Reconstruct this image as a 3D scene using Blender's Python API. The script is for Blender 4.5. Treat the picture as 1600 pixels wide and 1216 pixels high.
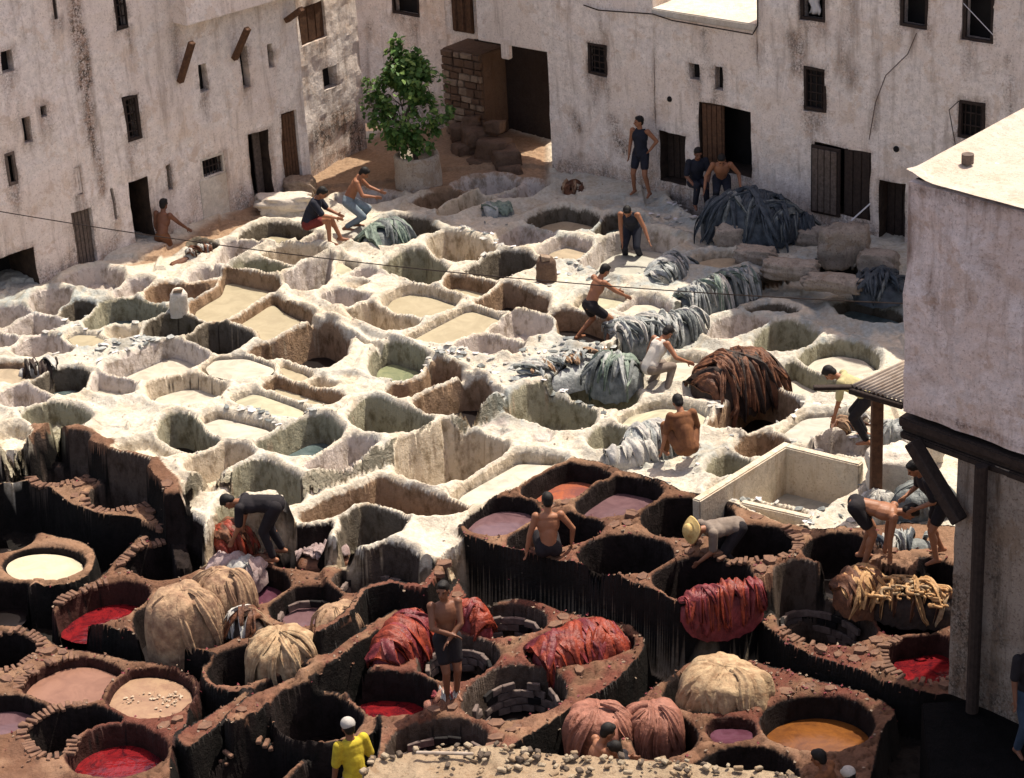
import bpy, bmesh, math, random
import numpy as np
from mathutils import Vector, Matrix
random.seed(7); np.random.seed(7)
for o in list(bpy.data.objects): bpy.data.objects.remove(o)
S = bpy.context.scene
COL = S.collection
# ---------------------------------------------------------------- camera
F = 3600.0; PITCH = math.radians(24.5); ROLL = -0.055; HC = 16.0
c_, s_ = math.cos(PITCH), math.sin(PITCH)
fw = Vector((0, c_, -s_)); r0 = Vector((1, 0, 0)); u0 = Vector((0, s_, c_))
R_ = r0*math.cos(ROLL) + u0*math.sin(ROLL); U_ = u0*math.cos(ROLL) - r0*math.sin(ROLL)
CP = Vector((0, 0, HC))
cam = bpy.data.cameras.new('camera'); co = bpy.data.objects.new('camera', cam); COL.objects.link(co)
co.matrix_world = Matrix(((R_.x, U_.x, -fw.x, CP.x), (R_.y, U_.y, -fw.y, CP.y), (R_.z, U_.z, -fw.z, CP.z), (0, 0, 0, 1)))
cam.sensor_width = 36; cam.lens = 36*F/1600; cam.clip_end = 2000; cam.clip_start = .5
S.camera = co
# ---------------------------------------------------------------- light
SUN_AZ = math.radians(45); SUN_EL = math.radians(63)      # azimuth from +Y towards +X
w = bpy.data.worlds.new('World'); S.world = w; w.use_nodes = True
nt = w.node_tree; nt.nodes.clear()
sky = nt.nodes.new('ShaderNodeTexSky'); sky.sky_type = 'NISHITA'; sky.sun_disc = False
sky.sun_elevation = SUN_EL; sky.sun_rotation = SUN_AZ; sky.air_density = 1.0; sky.dust_density = 2.5; sky.ozone_density = .6
bg = nt.nodes.new('ShaderNodeBackground'); bg.inputs[1].default_value = .135
out = nt.nodes.new('ShaderNodeOutputWorld'); wm = nt.nodes.new('ShaderNodeMix'); wm.data_type = 'RGBA'; wm.blend_type = 'MULTIPLY'; wm.inputs[0].default_value = 1; wm.inputs[7].default_value = (1.22, .98, .85, 1)
nt.links.new(sky.outputs[0], wm.inputs[6]); nt.links.new(wm.outputs[2], bg.inputs[0]); nt.links.new(bg.outputs[0], out.inputs[0])
sun = bpy.data.lights.new('sun', 'SUN'); so = bpy.data.objects.new('sun', sun); COL.objects.link(so)
sun.energy = 4.2; sun.angle = math.radians(.5); sun.color = (1, .93, .80)
sd = Vector((math.sin(SUN_AZ)*math.cos(SUN_EL), math.cos(SUN_AZ)*math.cos(SUN_EL), math.sin(SUN_EL)))
so.rotation_euler = sd.to_track_quat('Z', 'Y').to_euler()
S.view_settings.view_transform = 'Standard'; S.view_settings.look = 'None'
S.view_settings.exposure = 0.8; S.view_settings.gamma = 1; S.view_settings.use_curve_mapping = False
S.cycles.max_bounces = 6; S.cycles.diffuse_bounces = 4
# ---------------------------------------------------------------- projection helpers
def ray(px, py): return fw*F + R_*(px-800) - U_*(py-608)
def gp(px, py, z=0.0):
    d = ray(px, py); t = (z-HC)/d.z
    return CP + d*t
REG = {'A':(0,380,2.764),'B':(520,380,2.764),'C':(1040,380,2.764),'D':(520,0,2.764),'E':(0,0,2.764),'F':(1040,0,2.764),
       'G':(0,776,2.764),'H':(520,776,2.764),'I':(1040,776,2.764),'X':(0,0,1.0),
       'P':(240,280,4.0),'Q':(540,260,4.0),'R':(860,260,4.0),'S':(1100,560,4.0),'T':(440,640,4.0)}
def pxs(reg, s):
    x0, y0, k = REG[reg]; v = [float(a) for a in s.split()]
    return [(x0+v[i]/k, y0+v[i+1]/k) for i in range(0, len(v), 2)]
def epx(reg, s, n=18):
    x0, y0, k = REG[reg]; cx, cy, ww, hh = [float(a) for a in s.split()]
    return [(x0+(cx+ww/2*math.cos(2*math.pi*i/n))/k, y0+(cy+hh/2*math.sin(2*math.pi*i/n))/k) for i in range(n)]
def chaikin(p, it=2, r=.22):
    p = np.array(p)
    for _ in range(it):
        q = np.roll(p, -1, axis=0)
        p = np.stack([p*(1-r)+q*r, p*r+q*(1-r)], 1).reshape(-1, 2)
    return p
def outline(pp, z, it=2, r=.22):
    return chaikin([tuple(gp(x, y, z))[:2] for x, y in pp], it, r)
# ---------------------------------------------------------------- numpy noise
def _h(ix, iy, s):
    n = (ix.astype(np.int64)*374761393 + iy.astype(np.int64)*668265263 + s*69069) & 0xffffffff
    n = ((n ^ (n >> 13))*1274126177) & 0xffffffff
    n = (n ^ (n >> 16)) & 0xffffffff
    return n/4294967295.0
def vn(x, y, s=0):
    ix = np.floor(x); iy = np.floor(y); fx = x-ix; fy = y-iy
    fx = fx*fx*(3-2*fx); fy = fy*fy*(3-2*fy)
    a = _h(ix, iy, s); b = _h(ix+1, iy, s); c = _h(ix, iy+1, s); d = _h(ix+1, iy+1, s)
    return (a*(1-fx)+b*fx)*(1-fy) + (c*(1-fx)+d*fx)*fy
def fbm(x, y, s=0, o=4):
    t = 0; a = .5; n = 0
    for i in range(o):
        t = t + a*vn(x, y, s+i*17); n += a; a *= .5; x = x*2.03+1.7; y = y*2.03-3.1
    return t/n
def worley(x, y, s=0):
    ix = np.floor(x); iy = np.floor(y); d1 = np.full(x.shape, 9.0); d2 = np.full(x.shape, 9.0); cid = np.zeros(x.shape)
    for dx in (-1, 0, 1):
        for dy in (-1, 0, 1):
            jx = ix+dx; jy = iy+dy
            px = jx+_h(jx, jy, s); py = jy+_h(jx, jy, s+5)
            d = np.hypot(px-x, py-y); hid = _h(jx, jy, s+9)
            m = d < d1
            d2 = np.where(m, d1, np.minimum(d2, d)); cid = np.where(m, hid, cid); d1 = np.where(m, d, d1)
    return d1, d2, cid
from mathutils import noise as MN
def nz1(x, y, s=0):
    return min(1, max(0, .5+.42*MN.noise((x+s*7.3, y-s*3.1, s*1.7))+.22*MN.noise((x*2.1, y*2.1, s*2.3+9))))
def sstep(t): t = np.clip(t, 0, 1); return t*t*(3-2*t)
# ---------------------------------------------------------------- object helpers
def tag(o, label=None, cat=None, group=None, kind=None):
    if label: o['label'] = label
    if cat: o['category'] = cat
    if group: o['group'] = group
    if kind: o['kind'] = kind
    return o
def empty(name, loc=(0, 0, 0), rz=0):
    o = bpy.data.objects.new(name, None); COL.objects.link(o); o.location = loc; o.rotation_euler = (0, 0, rz); o.empty_display_size = .2
    return o
def link(name, me, parent=None, mat=None, smooth=False):
    o = bpy.data.objects.new(name, me); COL.objects.link(o)
    if parent: o.parent = parent
    if mat: me.materials.append(mat)
    if smooth: me.polygons.foreach_set('use_smooth', [True]*len(me.polygons))
    return o
def mesh(name, vs, fs, parent=None, mat=None, smooth=False):
    me = bpy.data.meshes.new(name); me.from_pydata([tuple(v) for v in vs], [], fs); me.update()
    return link(name, me, parent, mat, smooth)
def fbm1(bm, name, parent=None, mat=None, smooth=False):
    me = bpy.data.meshes.new(name); bmesh.ops.recalc_face_normals(bm, faces=bm.faces); bm.to_mesh(me); bm.free()
    return link(name, me, parent, mat, smooth)
def bbox(bm, c, size, M=None, bev=0, jit=0):
    """box centred at c with size, optional rotation matrix M (3x3)"""
    vs = []
    for i in range(8):
        v = Vector(((i & 1)-.5, ((i >> 1) & 1)-.5, ((i >> 2) & 1)-.5))
        v = Vector((v.x*size[0]+random.uniform(-jit, jit), v.y*size[1]+random.uniform(-jit, jit), v.z*size[2]+random.uniform(-jit, jit)))
        if M: v = M @ v
        vs.append(bm.verts.new(v+Vector(c)))
    fs = [bm.faces.new([vs[k] for k in q]) for q in ((0,2,3,1),(4,5,7,6),(0,1,5,4),(2,6,7,3),(1,3,7,5),(0,4,6,2))]
    if bev: bmesh.ops.bevel(bm, geom=list({e for f in fs for e in f.edges}), offset=bev, segments=1, affect='EDGES')
def tube(bm, pts, rad, n=7, cap=True):
    pts = [Vector(p) for p in pts]; rings = []
    rads = rad if hasattr(rad, '__len__') else [rad]*len(pts)
    for i, p in enumerate(pts):
        t = (pts[min(i+1, len(pts)-1)]-pts[max(i-1, 0)]).normalized()
        a = t.cross(Vector((0, 0, 1)))
        if a.length < .1: a = t.cross(Vector((0, 1, 0)))
        a.normalize(); b = t.cross(a)
        rings.append([bm.verts.new(p+(a*math.cos(2*math.pi*k/n)+b*math.sin(2*math.pi*k/n))*rads[i]) for k in range(n)])
    for i in range(len(rings)-1):
        for k in range(n):
            bm.faces.new((rings[i][k], rings[i][(k+1) % n], rings[i+1][(k+1) % n], rings[i+1][k]))
    if cap: bm.faces.new(rings[0][::-1]); bm.faces.new(rings[-1])
# ---------------------------------------------------------------- materials
def newmat(name):
    m = bpy.data.materials.new(name); m.use_nodes = True; t = m.node_tree; t.nodes.clear()
    o = t.nodes.new('ShaderNodeOutputMaterial'); b = t.nodes.new('ShaderNodeBsdfPrincipled')
    t.links.new(b.outputs[0], o.inputs[0]); b.inputs['Roughness'].default_value = .9; b.inputs['Specular IOR Level'].default_value = .25
    return m, t, b
def N(t, kind, **kw):
    n = t.nodes.new(kind)
    for k, v in kw.items(): setattr(n, k, v)
    return n
def noise(t, scale, detail=5, rough=.6, vec=None, dist=0):
    n = N(t, 'ShaderNodeTexNoise'); n.inputs['Scale'].default_value = scale; n.inputs['Detail'].default_value = detail
    n.inputs['Roughness'].default_value = rough; n.inputs['Distortion'].default_value = dist
    if vec: t.links.new(vec, n.inputs['Vector'])
    return n.outputs['Fac']
def geo(t, sc=(1, 1, 1)):
    g = N(t, 'ShaderNodeNewGeometry'); m = N(t, 'ShaderNodeMapping'); m.inputs['Scale'].default_value = sc
    t.links.new(g.outputs['Position'], m.inputs['Vector']); return m.outputs[0]
def rng(t, f, a, b, c=0., d=1.):
    m = N(t, 'ShaderNodeMapRange'); t.links.new(f, m.inputs[0])
    for i, v in enumerate((a, b, c, d)): m.inputs[i+1].default_value = v
    return m.outputs[0]
def mixc(t, f, a, b, mode='MIX'):
    m = N(t, 'ShaderNodeMix', data_type='RGBA', blend_type=mode)
    for sock, v in ((m.inputs[0], f), (m.inputs[6], a), (m.inputs[7], b)):
        if isinstance(v, bpy.types.NodeSocket): t.links.new(v, sock)
        elif hasattr(v, '__len__'): sock.default_value = (*v[:3], 1)
        else: sock.default_value = v
    return m.outputs[2]
def mul(t, a, b, op='MULTIPLY'):
    m = N(t, 'ShaderNodeMath', operation=op)
    for i, v in enumerate((a, b)):
        if isinstance(v, bpy.types.NodeSocket): t.links.new(v, m.inputs[i])
        else: m.inputs[i].default_value = v
    return m.outputs[0]
def bump(t, b, f, st=.5, dist=.02):
    m = N(t, 'ShaderNodeBump'); m.inputs['Strength'].default_value = st; m.inputs['Distance'].default_value = dist
    t.links.new(f, m.inputs['Height']); t.links.new(m.outputs[0], b.inputs['Normal'])
def attr(t, name, col=True):
    a = N(t, 'ShaderNodeAttribute', attribute_name=name); return a.outputs['Color' if col else 'Fac']
def simple(name, c, c2=None, rough=.85, sc=8, bs=.5, spec=.25, bd=.01, obj=False):
    m, t, b = newmat(name); v = geo(t)
    f = noise(t, sc, 6, .65, v); c2 = c2 or tuple(x*.55 for x in c)
    t.links.new(mixc(t, rng(t, f, .3, .7), c2, c), b.inputs['Base Color'])
    b.inputs['Roughness'].default_value = rough; b.inputs['Specular IOR Level'].default_value = spec
    bump(t, b, noise(t, sc*4, 5, .6, v), bs, bd)
    return m
M = {}
# terrain: base colour and dirt come from vertex colours worked out from where plaster, dye, stains and painted shade lie
m, t, b = newmat('masonry'); v = geo(t)
base = attr(t, 'tint'); f1 = noise(t, 14, 7, .7, v); f2 = noise(t, 3.2, 5, .6, v)
cc = mixc(t, rng(t, f1, .33, .62), mixc(t, 1.0, base, (.74, .71, .67), 'MULTIPLY'), base)
fine = noise(t, 40, 4, .7, v); blot = noise(t, 1, 7, .68, geo(t, (6, 6, 3.5)))
cc = mixc(t, rng(t, fine, .58, .72, 0, .35), cc, mixc(t, 1.0, base, (.55, .5, .45), 'MULTIPLY'))
sidec = mixc(t, rng(t, blot, .46, .64, 0, .9), attr(t, 'side'), attr(t, 'dirt'))
sidec = mixc(t, rng(t, f1, .5, .7, 0, .35), sidec, mixc(t, 1.0, sidec, (1.5, 1.45, 1.4), 'MULTIPLY'))
dr = mul(t, attr(t, 'wall', False), mul(t, mul(t, blot, mul(t, f1, .6), 'ADD'), -.22), 'ADD')
fs = rng(t, dr, -.15, -.07)
cc = mixc(t, fs, cc, sidec)
t.links.new(cc, b.inputs['Base Color']); b.inputs['Specular IOR Level'].default_value = .12
bump(t, b, mul(t, noise(t, 18, 9, .72, v), mul(t, noise(t, 5, 4, .6, v), 1.2), 'ADD'), .75, .04)
t.links.new(rng(t, attr(t, 'wet', False), 0, 1, .92, .5), b.inputs['Roughness'])
M['masonry'] = m
def plaster(name, c, dark=(.30, .22, .17), amt=1.0):
    m, t, b = newmat(name); v = geo(t)
    f = noise(t, 1.1, 8, .68, v); g = noise(t, 7, 8, .75, v); st = noise(t, 1, 6, .7, geo(t, (5, 5, .55)))
    pk = noise(t, 26, 5, .75, v)
    cc = mixc(t, rng(t, g, .38, .62), tuple(x*.74 for x in c), c)
    big = noise(t, .55, 9, .62, v, .6); mid = noise(t, 1.7, 9, .66, v, .3)
    cc = mixc(t, rng(t, big, .50, .53, 0, .55), cc, tuple(x*k for x, k in zip(c, (.87, .82, .78))))
    cc = mixc(t, rng(t, mid, .57, .60, 0, .45*amt), cc, (c[0]*.70, c[1]*.60, c[2]*.50))
    cc = mixc(t, rng(t, st, .52, .72, 0, .6*amt), cc, dark)
    cc = mixc(t, rng(t, f, .58, .78, 0, .6*amt), cc, (c[0]*.62, c[1]*.52, c[2]*.45))
    cc = mixc(t, rng(t, pk, .54, .64, 0, .6*amt), cc, (c[0]*.42, c[1]*.35, c[2]*.33))
    pl = noise(t, 2.6, 9, .72, v, .4)
    cc = mixc(t, rng(t, pl, .60, .64, 0, .55*amt), cc, (c[0]*.60, c[1]*.50, c[2]*.42))
    cc = mixc(t, mul(t, attr(t, 'stain', False), rng(t, mul(t, pk, mul(t, st, .6), 'ADD'), .60, .84)), cc, mixc(t, rng(t, g, .42, .56), (c[0]*.42, c[1]*.32, c[2]*.26), tuple(x*.22 for x in dark)))
    t.links.new(cc, b.inputs['Base Color'])
    bump(t, b, mul(t, mul(t, pk, .4), g, 'ADD'), .9, .04)
    return m
M['plaster'] = plaster('wall_plaster', (.92, .82, .745))
M['plaster_pink'] = plaster('pink_plaster', (.90, .77, .72), (.30, .17, .10), 1.1)
M['plaster_roof'] = plaster('roof_plaster', (.66, .60, .52), (.36, .30, .22), .7)
M['stone_brown'] = plaster('brown_masonry', (.15, .095, .065), (.05, .03, .02), .9)
M['jamb'] = simple('dark_jamb', (.07, .045, .032), (.02, .014, .011), sc=6)  # dark brown for the reveals and backs of deep openings
M['stone_dark'] = plaster('shaded_masonry', (.045, .03, .024), (.015, .01, .008), .9)  # brown masonry darkened in colour for the deep shade of the passage
M['wood'] = simple('old_wood', (.13, .065, .035), (.05, .025, .015), sc=14, bs=.6)
M['wood_grey'] = simple('weathered_wood', (.16, .12, .10), (.06, .045, .035), sc=16, bs=.6)
M['wood_dark'] = simple('dark_wood', (.045, .03, .024), (.018, .012, .010), sc=14)
M['black'] = simple('dark_interior', (.012, .010, .010), sc=4)
M['rubble'] = simple('rubble_stone', (.34, .26, .19), (.16, .11, .08), sc=9, bs=1, bd=.03)
M['brick'] = simple('brown_brick', (.19, .105, .066), (.08, .042, .03), sc=9, bs=.8)
M['brickgrey'] = simple('grey_tile_block', (.19, .145, .125), (.07, .05, .045), sc=7, bs=.5)
def liquid(name, c, c2=None, rough=.12, sc=2.5, bs=.12):
    m, t, b = newmat(name); v = geo(t); c2 = c2 or tuple(x*.68 for x in c)
    t.links.new(mixc(t, rng(t, noise(t, sc, 8, .7, v, 1.2), .38, .60), c2, c), b.inputs['Base Color'])
    b.inputs['Roughness'].default_value = rough; b.inputs['Specular IOR Level'].default_value = .4
    bump(t, b, noise(t, 9, 3, .5, v), bs, .02); return m
LQ = dict(
 milk=liquid('milky_water', (.47, .43, .345), rough=.45), khaki=liquid('khaki_water', (.33, .285, .19), (.27, .23, .15), rough=.5),
 green=liquid('green_water', (.22, .23, .13), (.13, .15, .09), .25), tan=liquid('tan_water', (.35, .28, .19), rough=.5),
 yellow=liquid('yellow_water', (.40, .375, .26), rough=.5), grey=liquid('grey_water', (.42, .40, .34), (.30, .29, .24), .5),
 cream=liquid('cream_liquid', (.50, .44, .31), (.42, .36, .25), .4), blue=liquid('blue_water', (.10, .13, .13), (.05, .07, .07), .15),
 red=liquid('red_dye', (.17, .010, .012), (.04, .005, .008), .10, 4, .9), purple=liquid('purple_dye', (.10, .04, .06), (.06, .02, .03), .12),
 orange=liquid('orange_dye', (.17, .062, .014), (.10, .035, .010), .2), rust=liquid('rust_dye', (.30, .09, .045), (.16, .06, .05), .2),
 pink=liquid('pinkish_tan_bath', (.22, .115, .078), (.17, .085, .058), .4), foam=liquid('tan_foamy_bath', (.29, .185, .11), (.21, .12, .075), .45),
 mauve=liquid('mauve_dye', (.13, .075, .08), (.09, .05, .055), .14), black=liquid('black_bath', (.010, .007, .007), (.006, .004, .004), .35))
# ================================================================= TERRAIN: one height field of plaster and brick, cut into its vats
# (block, region, outline, wall tint, liquid, depth, liquid drop, rounding, label)
TINT = dict(c=(.52,.44,.33), l=(.50,.44,.39), g=(.28,.26,.185), b=(.26,.175,.11), w=(.60,.53,.41), k=(.12,.10,.075), d=(.016,.011,.010), r=(.045,.018,.014), s=(.07,.052,.042))
V = [
# ---- upper white terrace
('W','A','290 160 340 125 420 110 500 130 515 165 490 195 400 190','l',None,.45,0,'shallow lilac-grey vat against the left house, leftmost of the back row'),
('W','A','150 215 220 195 290 200 270 250 240 300 170 300 150 260','l',None,.7,0,'lilac-walled vat beside the small dark round one at the left edge'),
('W','A','268 285 330 255 400 268 390 300 330 325 280 315','k','blue',.8,.5,'small dark blue-black round vat near the upper left'),
('W','A','-60 290 60 275 125 290 110 315 30 350 -60 355','l',None,.6,0,'lilac vat cut by the left edge of the photo, upper one'),
('W','A','25 380 80 330 160 305 268 335 250 352 120 388','l',None,.6,0,'low lilac vat just right of the left photo edge, above the khaki puddle'),
('W','A','-60 395 0 388 60 405 20 440 -60 450','l',None,.5,0,'small lilac vat on the left photo edge below its twin'),
('W','A','72 450 130 410 210 395 305 435 280 462 180 462 150 480 90 475','l',None,.6,0,'lilac-brown vat left of the khaki puddle with scraps'),
('W','A','375 310 460 250 530 232 700 275 690 298 560 342 480 340 410 368','g','blue',.9,.65,'pale green stained wide vat left of the white stump'),
('W','P','-20 750 -10 680 100 650 200 660 380 600 380 640 330 680 240 720 100 745','b',None,.45,0,'brown-walled slot behind the white stump'),
('W','P','250 590 320 545 400 560 390 590 330 630 240 630','l',None,.4,0,'small lilac vat behind the brown ledge near the left workers'),
('W','P','255 765 330 715 420 665 450 580 760 650 735 700 690 715 500 835 400 870 280 860','b','khaki',.7,.30,'full khaki vat under the brown wall, upper of the two khaki ones'),
('W','P','505 870 735 718 800 770 960 850 940 880 720 1000 640 950 560 900','b','khaki',.7,.28,'full khaki vat below the thin divider, lower of the two khaki ones'),
('W','P','-70 950 0 890 80 850 200 850 300 870 200 960 120 970 0 970','k','green',.9,.6,'dark green vat in front of the white stump'),
('W','P','235 990 300 930 380 880 640 950 540 1030 440 1070 320 1040','k','black',1.0,.9,'deep dark vat left of the lower khaki one'),
('W','P','515 540 580 500 700 490 890 545 870 570 780 605 660 590 560 560','g','green',.6,.42,'dark green rectangular vat inside the raised frame'),
('W','P','700 450 800 415 1060 455 1000 500 950 530 900 515 740 475','c',None,.5,0,'cream dry vat sharing the raised frame with the green one'),
('W','P','830 610 1000 530 1125 475 1120 560 1050 640 980 690 900 680','l',None,.9,0,'grey-walled vat on the right side of the raised frame'),
('W','P','1075 740 1080 700 1160 675 1320 715 1290 750 1200 780','l',None,.7,0,'small lilac vat beside the plaster lump'),
('W','P','1190 620 1260 590 1340 578 1500 630 1470 665 1380 690 1230 660','c','black',.8,.75,'cream vat with a dark bottom right of the plaster lump'),
('W','P','560 365 640 310 740 270 960 310 950 340 850 395 620 370','k','khaki',.6,.4,'dark vat with a pale bottom behind the seated man'),
('W','P','880 400 1020 335 1035 400 960 415','l',None,.4,0,'tiny pale vat beneath the seated man'),
('W','P','450 450 470 390 660 400 640 420 540 470 430 540 400 550','l',None,.45,0,'narrow lilac vat left of the raised frame'),
('W','P','1110 520 1150 480 1240 530 1230 570 1130 580','w','yellow',.3,.14,'small khaki puddle vat beside the white rubble'),
('W','E','845 1080 848 1040 925 1055 870 1088','k',None,.5,0,'small dark pit beside the far left worker'),
('W','A','466 560 480 520 700 428 740 418 885 460 870 490 720 560 590 583','l','milk',.7,.52,'large oblong lilac vat with a milky corner, left centre'),
('W','A','888 520 930 487 1060 480 1188 525 1150 555 1010 575 905 550','c','milk',.3,.10,'brim-full milky round vat in the left centre'),
('W','A','1090 460 1165 420 1230 400 1320 350 1400 345 1490 400 1470 480 1400 523 1310 512 1200 490','b','black',1.1,1.0,'deep brown vat with a curved rim near the centre left'),
('W','A','1205 500 1220 488 1335 548 1310 575 1235 560','c','khaki',.35,.2,'tiny khaki trough under the deep brown vat'),
('W','A','160 605 220 560 300 547 385 572 380 610 310 645 220 640','k','blue',.8,.55,'dark round vat with blackish water at the left'),
('W','A','392 600 400 572 450 567 560 600 550 640 470 652 400 625','l','milk',.5,.38,'lilac vat joined to the dark round one on its right'),
('W','A','10 662 60 617 120 617 203 655 160 690 60 697','l',None,.5,0,'low lilac hollow near the left edge, middle height'),
('W','A','650 610 680 580 760 555 860 555 940 580 955 620 910 662 830 685 740 685 670 655','c','milk',.72,.5,'clean round cream vat with milky water, left centre'),
('W','A','110 740 150 705 240 697 330 715 370 740 330 765 280 780 180 775','g',None,.5,0,'greenish hollow just above the dark brick pit wall'),
('W','A','1155 600 1200 567 1330 612 1465 652 1440 685 1380 680 1180 622','b','khaki',.5,.35,'narrow brown trough below the deep brown vat'),
('W','A','1345 592 1380 570 1450 577 1640 618 1600 645 1480 625','c',None,.35,0,'thin shallow cream trough, middle of the terrace'),
('W','A','1010 660 1100 625 1310 700 1290 732 1200 735 1090 700','w','yellow',.3,.13,'shallow khaki-yellow puddle with scraps, centre left'),
('W','A','870 762 950 732 1170 787 1120 826 940 825','c','milk',.35,.13,'brim-full cream square vat below the scrap puddle'),
('W','A','712 770 750 747 800 752 938 832 915 870 830 893 740 883 712 840','g','black',.9,.85,'small green-walled vat left of the square cream one'),
('W','A','820 950 870 900 960 867 1055 867 1070 890 1000 940 910 973 835 970','c',None,.7,0,'lilac-brown vat below the green-walled one'),
('W','A','500 872 620 852 690 862 768 905 720 915 600 908 520 900','w',None,.22,0,'very shallow white hollow right of the brick pit wall'),
('W','A','1130 852 1180 820 1330 748 1390 742 1463 800 1440 840 1370 888 1270 905 1190 880','g','blue',1.0,.75,'deep dark green vat right of the square cream one'),
('W','A','945 1100 960 1030 1060 950 1120 925 1265 1000 1255 1030 1150 1050 1060 1055 990 1085','g',None,.9,0,'yellow-green vat behind the man bending over red hides'),
('W','A','0 800 60 787 115 818 100 848 30 868 -40 850','w',None,.25,0,'shallow white hollow at the left edge above the brick pit'),
('W','A','-60 525 60 522 182 548 165 578 60 590 -60 575','b','tan',.3,.1,'tan puddle at the left edge beside a heap of scraps'),
('W','A','292 397 330 377 430 380 468 400 420 420 330 425','w','khaki',.25,.1,'small khaki puddle left of the grey scraps'),
('W','A','442 387 480 357 590 350 598 385 540 398 480 398','w',None,.3,0,'small white hollow above the grey scraps'),
('W','A','508 210 560 167 640 162 600 200 530 232','l',None,.35,0,'narrow hollow behind the green stained wide vat'),
('W','T','175 330 290 255 440 175 570 195 500 255 380 320 230 355','l',None,.6,0,'narrow lilac vat beside the deep dark green one'),
('W','Q','5 690 60 645 150 640 305 705 260 740 140 770','l','black',.7,.65,'lilac vat left of the grey-green one, upper centre'),
('W','Q','255 630 280 590 380 535 470 530 550 600 610 640 580 705 500 720 400 690','g',None,1.0,0,'tall grey-green walled round vat under the cable'),
('W','Q','530 470 600 410 690 405 770 450 910 490 900 530 810 590 700 590 580 560','c',None,.9,0,'cream vat with one brown corner in front of the green hide heap'),
('W','Q','760 670 870 610 890 560 1000 530 1110 540 1165 590 1130 640 950 712','k',None,.9,0,'dark oval vat left of the brick stump'),
('W','Q','640 740 650 695 740 682 925 735 860 790 800 800','b','khaki',.5,.35,'brown slot with khaki water beneath the thin divider'),
('W','Q','225 850 300 760 420 735 540 760 690 810 650 870 480 940 310 915 270 880','c','khaki',.55,.30,'round khaki-filled vat in the middle of the terrace'),
('W','Q','25 890 100 850 200 850 240 880 300 910 440 965 400 990 320 1025 200 1000 100 950','c',None,.7,0,'cream curved vat left of the round khaki one'),
('W','Q','385 1065 560 970 770 865 970 930 940 960 680 1095 600 1100','c','khaki',.35,.16,'large brim-full khaki rectangle in the middle of the terrace'),
('W','Q','835 840 930 765 1010 740 1130 780 1235 830 1220 920 1100 900 960 870','b','black',.7,.65,'brown-walled oblong vat right of the round khaki one'),
('W','Q','895 1010 1000 950 1080 918 1305 970 1250 1040 1140 1080 1060 1070','l',None,.5,0,'neat square dry vat with thin rims, upper of the pair'),
('W','Q','670 1110 835 1030 1105 1108 1040 1170 900 1165 780 1140','l',None,.5,0,'neat square dry vat with thin rims, lower of the pair'),
('W','A','1610 530 1630 460 1690 435 1800 470 1850 520 1830 570 1760 600 1640 570','g','green',.8,.55,'round vat with pale green water, centre of the photo'),
('W','B','-5 570 60 572 195 620 180 640 110 648 10 608','c',None,.35,0,'shallow cream trough just left of centre'),
('W','B','245 632 370 562 400 500 530 547 510 580 310 668','b',None,.8,0,'brown triangular vat right of the round green-water one'),
('W','B','370 682 400 652 530 592 640 590 675 640 600 700 520 738 420 720','b','black',.9,.85,'deep brown vat above the long diagonal step'),
('W','B','90 740 150 682 200 680 320 722 438 770 380 800 230 818 120 790','g',None,1.0,0,'wide green-walled vat touching the diagonal step'),
('W','Q','1155 330 1250 280 1370 255 1500 280 1590 310 1550 370 1400 385 1240 385','k','tan',.6,.42,'round vat with tan water among blue-grey plaster at the back'),
('W','Q','955 480 1040 400 1100 370 1150 375 1290 420 1210 460 1080 490','l',None,.5,0,'lilac dry vat below the bluish hide on the terrace'),
('W','Q','1220 520 1290 460 1380 435 1530 475 1510 520 1440 575 1320 575 1250 550','l','tan',.5,.35,'round vat with tan water behind the brick stump'),
('W','R','290 370 330 310 420 290 520 300 560 345 440 385 320 415','k','blue',.6,.5,'dark blue-green vat behind the man in the dark apron'),
('W','R','190 600 270 500 400 420 500 390 650 400 820 450 720 520 640 560 590 640 500 690 380 660','l','grey',.75,.65,'big pale vat with a man standing in it'),
('W','R','850 610 920 570 1020 545 1110 540 1225 560 1180 600 1080 630 920 620','c','tan',.3,.12,'tan brim-full vat behind the rag-covered wall'),
('W','R','170 860 210 800 300 785 450 810 480 835 400 880 260 890','c','yellow',.35,.14,'yellowish brim-full pool behind the wading boy'),
('W','R','430 880 500 835 620 830 740 880 680 940 500 920','l','milk',.35,.13,'grey-white brim-full pool beside the wading boy'),
('W','R','0 920 100 905 200 915 330 960 380 1020 330 1090 180 1095 60 1010','b','black',.7,.55,'dark brown vat the wading boy stands in'),
('W','R','760 180 860 130 1000 140 1110 170 1120 240 1050 330 950 310 850 250','k',None,.8,0,'shaded dark vat before the blue-grey heap'),
('W','Q','700 105 800 65 960 48 1080 75 1100 100 1040 130 930 165 800 140','l',None,.5,0,'rearmost lilac vat before the dark passage'),
('W','Q','930 165 1050 125 1120 75 1270 110 1180 150 1120 185 980 185','l',None,.3,0,'shallow grey hollow at the back right of the rearmost vat'),
('W','Q','415 225 560 160 660 130 770 160 650 225 560 262','b',None,.7,0,'brown vat at the back just below the tree pot'),
('W','Q','585 290 700 225 830 165 940 180 800 225 640 290','c',None,.35,0,'narrow cream trough behind the bluish hide'),
('W','Q','-60 190 60 140 200 150 330 175 240 220 60 230','l',None,.5,0,'lilac vat in front of the plaster tree pot'),
('W','Q','80 470 190 480 340 500 440 420 570 400 480 330 300 320 150 380','k',None,.6,0,'dark vat half buried under the green hide heap'),
# ---- lower white terrace
('V','B','790 745 840 702 930 682 1100 712 1118 750 1095 790 990 808 860 770','g',None,.7,0,'green-grey vat in front of the rag covered step'),
('V','B','1035 640 1075 620 1200 630 1300 662 1270 718 1180 708 1055 675','g',None,.6,0,'greenish vat below the man in the white vest'),
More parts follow.
